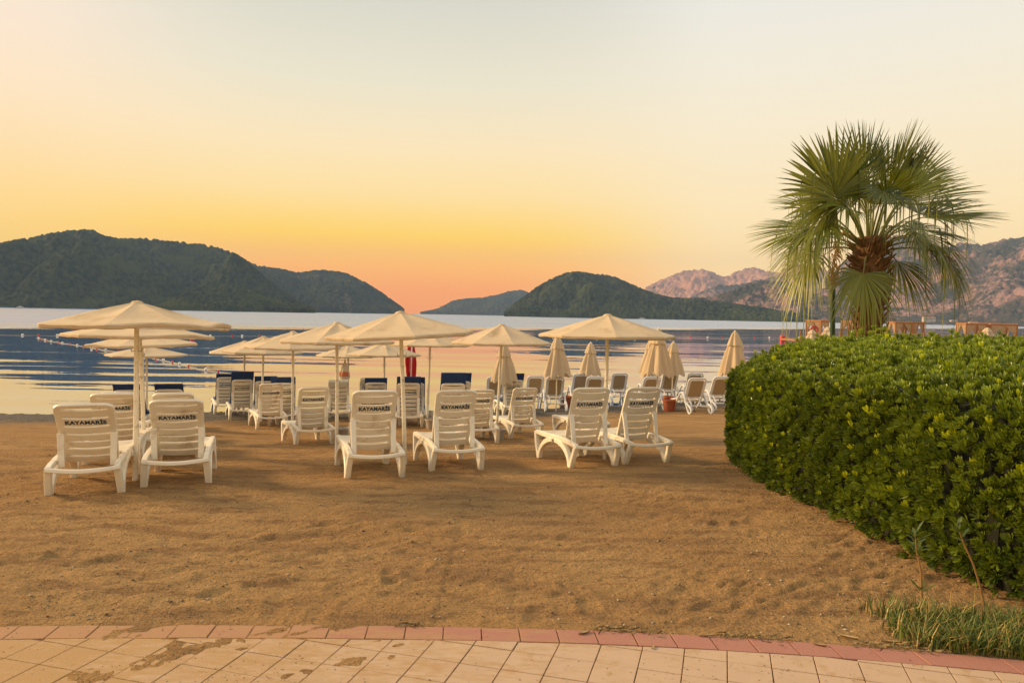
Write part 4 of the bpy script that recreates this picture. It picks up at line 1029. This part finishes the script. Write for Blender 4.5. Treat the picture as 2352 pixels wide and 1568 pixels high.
for k in range(150):
    z = .9 + (CZ - .85) * (k / 150); a = k * 2.39996; r = .175 - .02 * max(0, min(1, (z - CZ + .6)))
    o = link('leaf_base', BM[k % 4], m_boot if z > CZ - 1.0 else m_trunk, palm)
    fl = min(1, max(0, (z - (CZ - 1.1)) / .4))
    o.location = (r * math.cos(a) + .03 * math.sin(z), r * math.sin(a), z); o.rotation_euler = (R(rnd.uniform(-14, 10) + (22 - 36 * fl)), 0, a - pi / 2 + rnd.uniform(-.2, .2)); s_ = (.80 - .02 * fl) * rnd.uniform(.8, 1.25); o.scale = (s_ * (1 - .35 * fl), s_ * (1.0 + .1 * fl), s_ * (.9 + .4 * fl))
for k in range(90):                                      # younger, spikier leaf bases under the crown
    z = CZ - .80 + .78 * (k / 90); ang = k * 2.39996 + .7; r = .16
    o = link('leaf_base', BM[k % 4], m_boot, palm); s_ = rnd.uniform(.6, .95)
    o.location = (r * math.cos(ang) + .03 * math.sin(z), r * math.sin(ang), z); o.rotation_euler = (R(rnd.uniform(-30, 5)), 0, ang - pi / 2 + rnd.uniform(-.3, .3)); o.scale = (s_ * .6, s_ * 1.15, s_ * 1.35)
def frond(hub, tip, nh, droop=.35, nseg=46, span=115, seed=0, tbase=.3, fold=.22, split=.55):
    q = np.random.default_rng(seed); hub = np.array(hub, float); tip = np.array(tip, float)
    ax = tip - hub; Rr = np.linalg.norm(ax); ax /= Rr; nh = np.array(nh, float); nh = nh - ax * nh.dot(ax); nh /= np.linalg.norm(nh); sd = np.cross(ax, nh)
    V = []; Fq = []; T = []
    for k in range(nseg):
        u = (k + .5) / nseg * 2 - 1; ph = R(span) * u; dph = R(span) * 2 / nseg
        d = ax * math.cos(ph) + sd * math.sin(ph); ln = Rr * (1.0 - .28 * abs(u) ** 2.2) * q.uniform(.90, 1.05)
        d = d + nh * fold * abs(math.sin(ph)) * .6 + q.normal(0, .018, 3); d /= np.linalg.norm(d); w = np.cross(d, nh); w /= np.linalg.norm(w); nn = np.cross(w, d)
        dr = droop * q.uniform(.4, 1.2) * (1 if droop > .45 else .7); hang = q.random() < .13; b0 = len(V); tk = tbase + q.normal(0, .10) + .12 * (1 - abs(u))
        for r in (.03, .28, split, .68, .80, .91, 1.0):
            wd = ln * r * dph * .56 if r <= split else ln * split * dph * .56 * (1 - (r - split) / (1 - split)) ** .8
            c = hub + d * ln * r
            o = max(0, r - .35) / .65; g = dr * o ** 2.2 * ln
            if hang and r > split: g += ln * .9 * ((r - split) / (1 - split)) ** 1.3; c = c - d * ln * .42 * ((r - split) / (1 - split)) ** 1.5
            c = c + np.array([0, 0, -g])
            pl = .35 * wd * (1 if r <= .7 else .3)
            V += [c - w * wd, c + nn * pl, c + w * wd]; T += [tk + (.35 if (r > .88 and hang) else 0) + .25 * max(0, r - .8)] * 3
        for i in range(6):
            a = b0 + 3 * i; Fq += [(a, a + 1, a + 4, a + 3), (a + 1, a + 2, a + 5, a + 4)]
    return np.array(V), np.array(Fq), np.clip(T, 0, 1)
def pv_(px, py, dy): 
    p = at(px, py, PY + dy); return np.array([p.x - C0.x, dy, p.z - PG])
FR = [  # hub px,py,dy | tip px,py,dy | blade normal | droop, span, tint
    ((1918, 452), -.55, (1818, 340), -.75, (-.2, -1, .3), .14, 140, .30), ((1925, 448), -.2, (1880, 285), -.1, (-.6, -.8, .3), .12, 66, .16),
    ((1984, 425), -.1, (1976, 262), .05, (.15, -1, .2), .08, 46, .12), ((2012, 420), .1, (2030, 308), .2, (.5, -1, .2), .12, 52, .30),
    ((2050, 430), .0, (2128, 275), .1, (.7, -.7, .3), .10, 40, .22), ((2040, 440), .25, (2090, 290), .5, (-.2, -1, .3), .2, 44, .10),
    ((2070, 455), -.15, (2185, 352), -.1, (-.3, -.6, .7), .28, 55, .46), ((2075, 470), .2, (2236, 402), .3, (-.3, -.7, .8), .10, 55, .34),
    ((2030, 440), -.75, (2060, 480), -1.1, (.1, -.9, .6), .25, 140, .10), ((2118, 500), .0, (2305, 474), .0, (-.1, -.6, 1), .10, 52, .36),
    ((2110, 492), .5, (2190, 470), .9, (0, -.6, 1), .4, 95, .2), ((2105, 545), -.35, (2165, 650), -.55, (.5, -.6, .8), .55, 105, .24),
    ((2165, 585), .05, (2232, 690), .05, (.9, -.3, .6), .70, 80, .20), ((2120, 540), .35, (2215, 610), .6, (.5, -.2, 1), .6, 100, .16),
    ((1885, 482), .2, (1760, 455), .3, (-.1, -.6, 1), .14, 62, .36), ((1868, 522), -.25, (1722, 568), -.4, (-.3, -.7, 1), .12, 55, .42),
    ((1862, 580), -.1, (1800, 690), -.1, (-.8, -.5, .6), .60, 90, .42),
    ((1895, 560), .5, (1820, 620), .9, (-.5, -.2, 1), .55, 95, .28), ((1983, 628), -.55, (1984, 742), -.72, (0, -1, .35), .55, 105, .36),
    ((1955, 480), .4, (1900, 380), .8, (-.3, -.7, .5), .3, 60, .05), ((2000, 470), .5, (2010, 380), 1.1, (0, -.8, .6), .3, 70, .05),
    ((2050, 520), -.5, (2110, 520), -.9, (.2, -.7, .9), .55, 90, .28), ((1950, 480), -.5, (1900, 470), -1.0, (-.1, -.7, .9), .4, 70, .40),
    ((2060, 600), .4, (2120, 690), .7, (.6, 0, .8), .6, 90, .2), ((1930, 610), .4, (1900, 700), .7, (-.6, 0, .8), .6, 80, .35),
    ((1940, 470), -.45, (1865, 400), -.7, (-.4, -.9, .4), .2, 80, .22), ((2035, 455), -.5, (2100, 372), -.75, (.4, -.9, .4), .2, 70, .30),
    ((1893, 508), -.45, (1812, 566), -.75, (-.4, -.6, .9), .5, 80, .36), ((2080, 508), -.45, (2168, 556), -.75, (.4, -.6, .9), .45, 75, .34), ((2095, 525), .3, (2250, 545), .4, (.2, -.4, 1), .3, 60, .20),
    ((1880, 500), .35, (1770, 520), .5, (-.2, -.4, 1), .3, 65, .18), ((1950, 455), .1, (1925, 318), .2, (-.3, -.9, .3), .12, 48, .12), ((2085, 440), .15, (2165, 318), .25, (.5, -.8, .4), .16, 50, .16), ((1875, 545), .25, (1768, 622), .3, (-.6, -.4, .9), .45, 75, .40), ((2140, 560), -.2, (2200, 640), -.3, (.7, -.5, .7), .6, 80, .30),
    ((1995, 500), -.3, (2000, 400), -.5, (0, -1, .4), .3, 40, .5)]
for k, (h_, hd, t_p, td, nh, dr, span, tb) in enumerate(FR):
    hub, tip = pv_(*h_, hd), pv_(*t_p, td)
    V_, F_, T_ = frond(hub, tip, nh, dr, 46 + (k * 7) % 14 if span > 70 else 36, span, 100 + k, tb)
    o = npmesh('frond', V_, F_, m_frond, palm, tint=T_, smooth=False)
    st = Vector((.12 * np.sign(hub[0]) * min(1, abs(hub[0]) * 2), .1 * np.sign(hub[1]) * min(1, abs(hub[1]) * 2), CZ - .10 + .12 * max(-1, min(1, (hub[2] - CZ) * 1.5)))); hb = Vector(hub)
    mid = (st + hb) / 2 + Vector((0, 0, .10 + .06 * abs(hub[0])))
    pts = [st * (1 - t) ** 2 + mid * 2 * t * (1 - t) + hb * t * t for t in np.linspace(0, 1, 9)]
    ax = Vector(tip - hub).normalized(); pts.append(hb + ax * .12)
    MB().tube(pts, [.022, .018, .015, .013, .012, .011, .010, .009, .008, .003], 6).build('petiole', m_petiole, o)
# drooping old flower stalk
fs_ = MB(); q = random.Random(4); a0 = Vector(pv_(1930, 548, -.35)); 
for k in range(90):
    t = k / 90; p = a0 + Vector((-.10 * math.sin(t * 2.2) + q.gauss(0, .035), q.gauss(0, .035), -.62 * t))
    d = Vector((q.gauss(0, .05), q.gauss(0, .05), -.07 - .05 * q.random())); fs_.tube([p, p + d * .5 + Vector((.01, 0, 0)), p + d], [.007, .006, .002], 4)
fs_.tube([Vector((0, 0, CZ)), a0 + Vector((.05, .05, .1)), a0, a0 + Vector((-.09, 0, -.3)), a0 + Vector((-.10, 0, -.6))], [.015, .014, .012, .009, .004], 6)
o = fs_.build('flower_stalk', mat('dry_flower', (.50, .29, .08), .9, .3, 20), palm); o['kind'] = 'stuff'
tag(palm, 'fan palm with drooping fronds and shaggy brown trunk rising behind the hedge', 'palm tree')

# ------------------------------------------------------------------ green pole with a box, in front of the bay
tp = at(1914, 628, 13.5); bt = gz(tp.x, 13.5); lp = empty('utility_pole', (tp.x + .03, 13.5, bt))
MB().tube([(0, 0, -.1), (0, 0, 1.6), (-.03, 0, tp.z - bt)], [.048, .045, .042], 14).build('pole_shaft', m_green, lp)
MB().box((-.03, 0, tp.z - bt + .012), (.10, .10, .024), .01).build('cap', m_green, lp)
MB().box((-.145, -.02, tp.z - bt - .16), (.13, .10, .24), .012).build('junction_box', m_greybox, lp)
for dz in (-.10, -.27): MB().lathe([(.05, dz), (.056, dz + .005), (.056, dz + .025), (.05, dz + .03)], 14, (-.028, 0, tp.z - bt)).build('clamp', m_greybox, lp)
tag(lp, 'dark green pole with a grey junction box beside the palm', 'pole')

# ------------------------------------------------------------------ weeds, grass and litter in the lower right
def sapling(bpx, bpy_, tpx, tpy, label, seed, nl=14, low=True):
    x, y = hit(bpx, bpy_); z = gz(x, y); tpv = at(tpx, tpy, y - .05); root = empty('sapling', (x, y, z)); q = random.Random(seed)
    st = Vector((tpv.x - x, -.05, tpv.z - z)); b1 = st * .5 + Vector((.012, 0, 0))
    MB().tube([(0, 0, -.03), b1 * .5, b1, st * .8, st], [.007, .006, .0055, .005, .003], 6).build('stem', m_stem, root)
    V0 = []
    spots = [(st * (1 - .018 * k), k) for k in range(nl)] + ([(st * (.18 + .02 * k), k + 3) for k in range(5)] if low else [])
    for p, k in spots:
        a = k * 2.4 + q.random() * .5; el = R(58 - 3.4 * (k % 14) + q.uniform(-8, 8)); ln = .085 + .035 * q.random()
        d = Vector((math.cos(a) * math.cos(el), math.sin(a) * math.cos(el), math.sin(el))); sd = Vector((-math.sin(a), math.cos(a), 0)); nn = d.cross(sd)
        vs_ = []
        for r, w in ((0, .12), (.3, .8), (.6, 1), (.85, .55), (1, .03)):
            c = p + d * ln * r - Vector((0, 0, .02 * r * r)); vs_ += [c - sd * w * .0095, c + nn * -.002 * w, c + sd * w * .0095]
        fs = []
        for i in range(4): a_ = 3 * i; fs += [(a_, a_ + 1, a_ + 4, a_ + 3), (a_ + 1, a_ + 2, a_ + 5, a_ + 4)]
        npmesh('leaf', np.array([tuple(v) for v in vs_]), np.array(fs), m_sap, root, tint=np.full(len(vs_), q.uniform(.2, .9)))
    tag(root, label, 'sapling')
m_sap = leafmat('oleander_leaf', (.045, .085, .018), (.14, .19, .035), .45, .3)
sapling(2119, 1398, 2102, 1226, 'young oleander shoot with two leaf tufts standing left of the other at the hedge', 1, 18)
sapling(2262, 1380, 2200, 1210, 'bare stemmed oleander shoot leaning left with one leaf tuft on top', 2, 13, False)
def grass():
    n = 7600; V = []; Fq = []; T = []
    X_ = rg.uniform(1.9, 3.4, n); Y_ = border(X_) + .015 + rg.random(n) ** 1.1 * .62
    dens = np.interp(X_, [1.9, 2.02, 2.15, 2.35], [.02, .08, .6, 1]) * np.interp(Y_ - border(X_), [0, .08, .42, .62], [1, 1, .8, .12])
    k = (rg.random(n) < dens) & (vn(X_ * 6, Y_ * 6, 91) > -.33); X_, Y_ = X_[k], Y_[k]
    for x, y in zip(X_, Y_):
        dry = rg.random() < .22; h = rg.uniform(.05, .15) * (1 if x > 2.05 else .6); a = rg.random() * 6.28; b = rg.uniform(.2, 1.0) * (1.3 if dry else 1); w = rg.uniform(.0018, .0042)
        d = np.array([math.cos(a), math.sin(a)]); sd = np.array([-d[1], d[0], 0]) * w; z = float(ground(x, y)) - .004; b0 = len(V)
        for r, ww in ((0, 1), (.5, .85), (1, .1)):
            c = np.array([x + d[0] * h * b * r * r, y + d[1] * h * b * r * r, z + h * r * (1 - .25 * b * r)]); V += [c - sd * ww, c + sd * ww]
        T += [(.92 + .08 * rg.random()) if dry else rg.uniform(0, .42)] * 6
        Fq += [(b0, b0 + 1, b0 + 3, b0 + 2), (b0 + 2, b0 + 3, b0 + 5, b0 + 4)]
    m = bpy.data.materials.new('grass_blade'); m.use_nodes = True; t = m.node_tree; b = t.nodes['Principled BSDF']; b.inputs['Roughness'].default_value = .6
    at_ = nd(t, 'ShaderNodeAttribute', attribute_name='tint'); rp = ramp(t, at_.outputs['Fac'], [(0, (.045, .085, .010)), (.45, (.16, .20, .025)), (.8, (.34, .23, .06)), (1, (.50, .34, .10))]); t.links.new(rp.outputs[0], b.inputs['Base Color'])
    o = npmesh('grass', np.array(V), np.array(Fq), m, tint=np.array(T), smooth=False); o['kind'] = 'stuff'; o['label'] = 'tuft of green and straw coloured grass between paving and hedge'; o['category'] = 'grass'
grass()
def litter():
    n = 900; V = []; Fq = []; T = []
    X_ = rg.uniform(-.6, 3.2, n); Y_ = border(X_) + rg.normal(.0, .022, n) + .008
    k = (vn(X_ * 3.1, X_ * 0 + 3, 97) > -.18); X_, Y_ = X_[k], Y_[k]
    for x, y in zip(X_, Y_):
        a = rg.normal(-.1, .7); l = rg.uniform(.012, .055); w = rg.uniform(.001, .003); d = np.array([math.cos(a), math.sin(a), 0]); sd = np.array([-d[1], d[0], 0]) * w; c = np.array([x, y, .004 + rg.random() * .006]); b0 = len(V)
        V += [c - d * l / 2 - sd, c - d * l / 2 + sd, c + d * l / 2 + sd * .5 + [0, 0, rg.uniform(-.003, .012)], c + d * l / 2 - sd * .5 + [0, 0, .002]]; Fq.append((b0, b0 + 1, b0 + 2, b0 + 3)); T += [rg.random()] * 4
    o = npmesh('plant_litter', np.array(V), np.array(Fq), leafmat('litter', (.05, .03, .015), (.36, .26, .12), .9, .0, .2), tint=np.array(T), smooth=False); o['kind'] = 'stuff'; o['label'] = 'dry stalks and bits of leaf along the red paver edge'; o['category'] = 'litter'
litter()
m_dry = mat('dry_leaf', (.44, .31, .15), .8, .25, 40)
def dry_leaf(px, py, ln, wd, rz, label, zo=.004, curl=.35):
    x, y = hit(px, py); v = []; n = 7
    for i in range(n):
        t = i / (n - 1); w = wd * math.sin(pi * min(1, t * .96 + .02)) ** .7
        v += [(-ln / 2 + ln * t, -w / 2, curl * wd * 1.0 + curl * ln * .2 * (t - .5) ** 2), (-ln / 2 + ln * t, 0, curl * ln * .2 * (t - .5) ** 2), (-ln / 2 + ln * t, w / 2, curl * wd * .8 + curl * ln * .2 * (t - .5) ** 2)]
    v2 = [(a, b, c - .0015) for a, b, c in v]; k = len(v); fs = []
    for i in range(n - 1):
        a = 3 * i
        for j in (0, 1): fs += [(a + j, a + j + 1, a + j + 4, a + j + 3), (k + a + j, k + a + j + 3, k + a + j + 4, k + a + j + 1)]
    o = npmesh('fallen_leaf', np.array(v + v2), np.array(fs), m_dry); o.location = (x, y, max(gz(x, y), 0) + zo); o.rotation_euler = (rnd.uniform(-.2, .2), 0, R(rz)); tag(o, label, 'leaf', 'dry leaves on the paving edge')
dry_leaf(1342, 1455, .075, .026, 35, 'pale curled leaf on the red pavers, leftmost of the fallen leaves')
dry_leaf(1412, 1444, .10, .022, 5, 'long dry leaf at the sand edge right of the leftmost one')
dry_leaf(1628, 1461, .11, .018, 12, 'thin dry leaf lying along the paver edge at centre right')
dry_leaf(1884, 1483, .06, .02, -20, 'small brown leaf on a red paver left of the grass')
dry_leaf(1950, 1466, .09, .03, 150, 'curled pale leaf on the sand beside the red pavers near the grass')
dry_leaf(2048, 1476, .10, .022, -8, 'yellowed narrow leaf at the left tip of the grass')
dry_leaf(2113, 1484, .055, .035, 40, 'pinkish dry leaf standing at the foot of the grass', curl=.7)
dry_leaf(1500, 1487, .05, .012, 70, 'tiny twig like leaf on a beige paver')

# ------------------------------------------------------------------ pier with curtained pavilions
PYY = 85.0; DZ = -.42
pier = empty('wooden_pier', (45, PYY, SEA))
MB().box((0, 0, DZ - SEA - .09), (28, 6, .18)).build('deck', m_wood, pier, smooth=False)
x0 = px_x(1840, PYY - 3) - 45
MB().box((x0 + .02 - 0 if False else -13.0, -3.03, DZ - SEA - .28), (2, .06, .22)).build('fascia', m_wood, pier, smooth=False)
pst = MB().box((0, 0, 0), (.16, .16, 1.0), .01).mesh('railing_post')
pil = MB().tube([(0, 0, -1.2), (0, 0, .9)], .12, 8).mesh('pile')
xs_ = [-13.9, -12.9, -11.2, -9.6, -8.0, -6.6, -5.2, -3.6, -2.1, -.6, .9, 2.3, 2.9, 4.4, 5.9, 7.6, 9.2, 10.8, 12.4, 13.8]
for x in xs_:
    o = link('railing_post', pst, m_wood, pier); o.location = (x, -2.85, DZ - SEA + .5)
for x in np.arange(-13.5, 14, 3): 
    for y in (-2.6, 2.6): o = link('pile', pil, m_wood, pier); o.location = (x, y, 0)
m_rope = mat('pale_rope', (.55, .47, .36), .9)
for hz in (.45, .9):
    pts = []
    for a, b in zip(xs_[:-1], xs_[1:]): pts += [(a, -2.85, DZ - SEA + hz), ((a + b) / 2, -2.85, DZ - SEA + hz - .08)]
    MB().tube(pts + [(xs_[-1], -2.85, DZ - SEA + hz)], .028, 5).build('rope', m_rope, pier)
tag(pier, 'wooden pier with rope railing seen above the hedge', 'pier')
def pavilion(pxl, pxr, label, rot=0, wide=1.0, top=734):
    xl, xr = px_x(pxl, PYY), px_x(pxr, PYY); w = xr - xl; c = (xl + xr) / 2; th = R(rot)
    root = empty('curtained_pavilion', (c, PYY + .4, DZ), (0, 0, th)); H = 2.15
    s = w / (abs(math.cos(th)) + abs(math.sin(th)) * .0 + (abs(math.sin(th)))) ; hx, hy = s / 2, (s if rot else 1.8) / 2
    for sx in (-1, 1):
        for sy in (-1, 1): MB().box((sx * hx, sy * hy, H / 2), (.13, .13, H), .01).build('post', m_wood, root)
    for sy in (-1, 1): MB().box((0, sy * hy, H - .09), (2 * hx - .14, .09, .16)).build('beam', m_wood, root)
    for sx in (-1, 1): MB().box((sx * hx, 0, H - .09), (.09, 2 * hy - .14, .16)).build('beam', m_wood, root)
    sm = MB().box((0, 0, 0), (.07, 2 * hy + .24, .05)).mesh('roof_slat')
    for k in range(9): o = link('roof_slat', sm, m_wood, root); o.location = (-hx + 2 * hx * k / 8, 0, H + .03)
    for face in range(4):
        L_ = 2 * hx if face % 2 == 0 else 2 * hy
        for sd in (-1, 1):
            vs_ = []; nu, nv = 14, 12
            for j in range(nv + 1):
                t = j / nv; z = (H - .18) * (1 - t) + .05
                full = L_ * .48; tie = L_ * .10
                wj = full + (tie - full) * min(1, t / .55) ** .75 if t < .55 else tie + (L_ * .15 - tie) * (t - .55) / .45
                for i in range(nu + 1):
                    u = i / nu; xx = sd * (L_ / 2 - .08 - u * wj); yy = .035 * math.sin(u * 22 + t * 3)
                    vs_.append((xx, yy, z))
            off = hy if face % 2 == 0 else hx; M_ = Matrix.Rotation(pi / 2 * face, 4, 'Z') @ Matrix.Translation((0, -off, 0))
            vs_ = [tuple(M_ @ Vector(v)) for v in vs_]
            MB().add(vs_, [(j * (nu + 1) + i, j * (nu + 1) + i + 1, (j + 1) * (nu + 1) + i + 1, (j + 1) * (nu + 1) + i) for j in range(nv) for i in range(nu)]).build('curtain', m_curtain, root, angle=0)
    tag(root, label, 'pavilion', 'curtained pavilions on the pier')
pavilion(1856, 1905, 'curtained pavilion at the left end of the pier, left of the green pole', 40)
pavilion(1938, 1986, 'curtained pavilion partly behind the palm trunk', 40)
pavilion(2052, 2090, 'left one of the joined pavilions right of the palm trunk', 0)
pavilion(2092, 2117, 'right one of the joined pavilions right of the palm trunk', 0)
pavilion(2213, 2261, 'single curtained pavilion towards the right end of the pier', 0)
pavilion(2270, 2330, 'rightmost curtained pavilion at the edge of the frame', 0)
lb = at(1870, 757, PYY - 3); ring = MB(); ring.sweep([(.36 * math.cos(a), 0, .36 * math.sin(a)) for a in np.linspace(0, 2 * pi, 21)[:-1]], (0, 1, 0), .13, .15, .6, closed=True)
o = ring.build('life_ring', m_redp); o.location = (lb.x, PYY - 3.02, lb.z); tag(o, 'orange red life ring hung on the pier railing', 'life ring')
for px, py, Y_, label in ((1866, 757, 70, 'small pale closed umbrella below the life ring, behind the hedge'), (1902, 750, 72, 'small pale closed umbrella right of the life ring, behind the hedge'), (2268, 752, 66, 'small pale closed umbrella below the rightmost pavilions')):
    tpv = at(px, py, Y_); root = empty('closed_umbrella', (tpv.x, Y_, tpv.z - 2.17), (0, 0, rnd.uniform(0, 6))); root.scale = (1.9, 1.9, 1)
    MB().tube([(0, 0, -.4), (0, 0, 2.13)], .020, 8).build('pole', m_metal, root)
    link('canopy', CL[1][0], m_canvas2, root); link('vent_flap', CL[1][1], m_canvas2, root); tag(root, label, 'closed umbrella', 'closed umbrellas near the pier')

# ------------------------------------------------------------------ swimming area: float lines and buoys
fl = MB().lathe([(.001, .17), (.10, .14), (.15, .05), (.15, -.05), (.10, -.14), (.001, -.17)], 10).mesh('float_big')
def float_line(pts, n, label, size=1.0):
    P = [Vector((at(px, py, 1).x, 0, 0)) for px, py in pts]; W_ = []
    for px, py in pts:
        d = ray(px, py); t = (SEA - CAMH) / d[2]; W_.append(Vector((d[0] * t, d[1] * t, SEA)))
    root = empty('float_line', W_[0]); rope = [w - W_[0] + Vector((0, 0, .02)) for w in W_]
    MB().tube(rope, .018, 5).build('rope', m_rope, root)
    seg = [0]
    for a, b in zip(W_[:-1], W_[1:]): seg.append(seg[-1] + (b - a).length)
    for k in range(n):
        s_ = seg[-1] * (k + rnd.uniform(-.25, .25) + .5) / n; i = max(j for j in range(len(seg) - 1) if seg[j] <= s_ or j == 0); u = (s_ - seg[i]) / (seg[i + 1] - seg[i]); p = W_[i].lerp(W_[i + 1], u) - W_[0]
        me = fl.copy() if False else fl
        o = bpy.data.objects.new('float', FLW if k % 2 == 0 else FLR); COL.objects.link(o); o.parent = root; o.location = p + Vector((0, 0, .05)); s2_ = size * (1.0 if k % 2 == 0 else .8); o.scale = (s2_,) * 3
    tag(root, label, 'float line')
FLW = fl.copy(); FLW.materials.append(m_whitep); FLR = fl.copy(); FLR.materials.append(m_redp)
float_line([(84, 776), (120, 785), (185, 795), (250, 806), (330, 818), (400, 834), (455, 848), (520, 858), (590, 866), (650, 873)], 26, 'rope of white and red floats running in towards the shore on the left', .5)
float_line([(-60, 768), (26, 770), (200, 772), (500, 772), (760, 772)], 20, 'far rope of white and red floats across the left of the bay', .8)
float_line([(1250, 772), (1450, 774), (1650, 775), (1790, 776), (1900, 776)], 17, 'far rope of white and red floats across the right of the bay', .9)
for px, py, label in ((1797, 783, 'large red cylindrical buoy left of the pier'), (442, 778, 'red buoy seen between the left umbrellas and the far floats')):
    d = ray(px, py); t = (SEA - CAMH) / d[2]; root = empty('buoy', (d[0] * t, d[1] * t, SEA)); k = 1.0 if px > 1000 else .55
    MB().lathe([(.001, -.3), (.34 * k, -.3), (.36 * k, 0), (.36 * k, .68 * k), (.33 * k, .74 * k), (.001, .76 * k)], 18).build('body', m_redp, root)
    MB().lathe([(.001, .76 * k), (.05, .77 * k), (.05, .86 * k), (.001, .87 * k)], 8).build('top_eye', m_redp, root); tag(root, label, 'buoy')

# ------------------------------------------------------------------ moored boats and shore houses
def boat(px, py, L_, label, mast=False, cabin=True, hd=90):
    d = ray(px, py); t = (SEA - CAMH) / d[2]; t = min(t, 1420 / math.hypot(d[0], d[1]) if px < 700 else 1560 / math.hypot(d[0], d[1])); root = empty('boat', (d[0] * t, d[1] * t, SEA), (0, 0, R(hd - 90)))
    hb = MB(); st = []
    for x, w, z0, z1 in ((-.5, .13, -.02, .09), (-.3, .16, -.03, .09), (0, .165, -.03, .10), (.3, .11, -.02, .12), (.5, .01, .03, .145)):
        st += [(x * L_, -w * L_, z1 * L_), (x * L_, -w * .6 * L_, z0 * L_), (x * L_, w * .6 * L_, z0 * L_), (x * L_, w * L_, z1 * L_)]
    fs = [(4 * i + j, 4 * i + j + 1, 4 * i + j + 5, 4 * i + j + 4) for i in range(4) for j in range(3)] + [(4 * i, 4 * i + 4, 4 * i + 7, 4 * i + 3) for i in range(4)] + [(0, 1, 2, 3), (16, 17, 18, 19)]
    hb.add(st, fs).build('hull', m_boatw, root, smooth=False)
    if cabin:
        MB().box((-.05 * L_, 0, .17 * L_), (.42 * L_, .2 * L_, .13 * L_), .02 * L_).build('cabin', m_boatw, root)
        MB().box((-.05 * L_, 0, .19 * L_), (.40 * L_, .212 * L_, .045 * L_)).build('window_band', m_glassd, root)
    if mast: MB().tube([(0, 0, .1 * L_), (0, 0, 1.35 * L_)], .012 * L_, 5).build('mast', m_boatw, root)
    tag(root, label, 'boat', 'boats moored along the far shore')
boat(145, 703, 17, 'white motor yacht moored below the left hill, right of the sailing boat')
boat(118, 703, 13, 'sailing boat with bare mast below the left hill', True, False)
boat(46, 702, 10, 'small boat farthest left below the hill', False)
boat(1474, 729.5, 13, 'largest white boat right of the right open umbrella top')
boat(1518, 730, 10, 'small white boat second from left below the middle hill')
boat(1600, 731, 9, 'tiny boat third from left below the middle hill')
boat(1722, 733.5, 16, 'boat with long low roof nearest the palm, below the hill')
def house(px, w, h, dpt, Y_, label, nwin, z0=2.0):
    x = px_x(px, Y_); root = empty('shore_house', (x, Y_, SEA + z0))
    MB().box((0, 0, h / 2 - 6), (w, dpt, h + 12)).build('wall', m_house, root, smooth=False)
    rf = MB(); rf.add([(-w / 2 - .4, -dpt / 2 - .4, h + .05), (w / 2 + .4, -dpt / 2 - .4, h + .05), (w / 2 + .4, dpt / 2 + .4, h + .05), (-w / 2 - .4, dpt / 2 + .4, h + .05), (-w / 2 + 1.5, 0, h + 1.8), (w / 2 - 1.5, 0, h + 1.8)], [(0, 1, 5, 4), (1, 2, 5), (2, 3, 4, 5), (3, 0, 4), (0, 3, 2, 1)]); rf.build('roof', m_roof, root, smooth=False)
    for fl_ in range(max(1, int(h // 3))):
        for k in range(nwin): MB().box((-w / 2 + w * (k + .5) / nwin, -dpt / 2 - .03, 1.7 + 3 * fl_), (w / nwin * .5, .10, 1.5)).build('window', m_glassd, root, smooth=False)
    tag(root, label, 'house', 'houses on the far shore')
house(2133, 28, 5.6, 9, 1790, 'long pale house on the far shore right of the palm', 9, 11.5)
house(2048, 9, 5.2, 8, 1785, 'small pale house on the far shore just right of the palm trunk', 3, 10)
house(2190, 15, 4.8, 8, 1785, 'red roofed shore house right of the long pale one', 4, 6)
house(2235, 19, 4, 8, 1780, 'low shore house near the right end of the bay', 5, 3.5)
# a low strip of shore under the right mountain where they stand
xs2 = np.linspace(px_x(1960, 1775), px_x(2700, 1775), 90); tt2 = np.linspace(0, 1, 12); S_ = []
for t in tt2:
    for x in xs2: S_.append((x, 1755 + 22 * float(vn(np.array(x * .01), np.array(0.), 5)) + 190 * t, SEA - 1 + (25 * t ** .8 + 5 * float(vn(np.array(x * .03), np.array(t * 6), 6)) + 3 * float(vn(np.array(x * .15), np.array(t * 30), 7))) * (1 if t > 0 else 0)))
structure(npmesh('shore', np.array(S_), gridfaces(12, 90), hm_right), 'low far shore strip under the rocky mountain')

# ------------------------------------------------------------------ morning haze over the bay
hz = MB().box((0, HAZE_FAR / 2 - 150, HAZE_TOP / 2 - 3), (11000, HAZE_FAR + 300, HAZE_TOP + 6)).build('haze', None, smooth=False)
hzm = bpy.data.materials.new('haze_air'); hzm.use_nodes = True; t = hzm.node_tree; t.nodes.clear(); o = nd(t, 'ShaderNodeOutputMaterial'); pv = nd(t, 'ShaderNodeVolumePrincipled')
pv.inputs['Color'].default_value = (.40, .60, 1.0, 1); pv.inputs['Density'].default_value = HAZE_D; pv.inputs['Anisotropy'].default_value = 0.0; t.links.new(pv.outputs[0], o.inputs['Volume'])
hz.data.materials.append(hzm); hz['kind'] = 'stuff'; hz['label'] = 'thin morning haze over the bay'; hz['category'] = 'haze'; hz.display_type = 'WIRE'
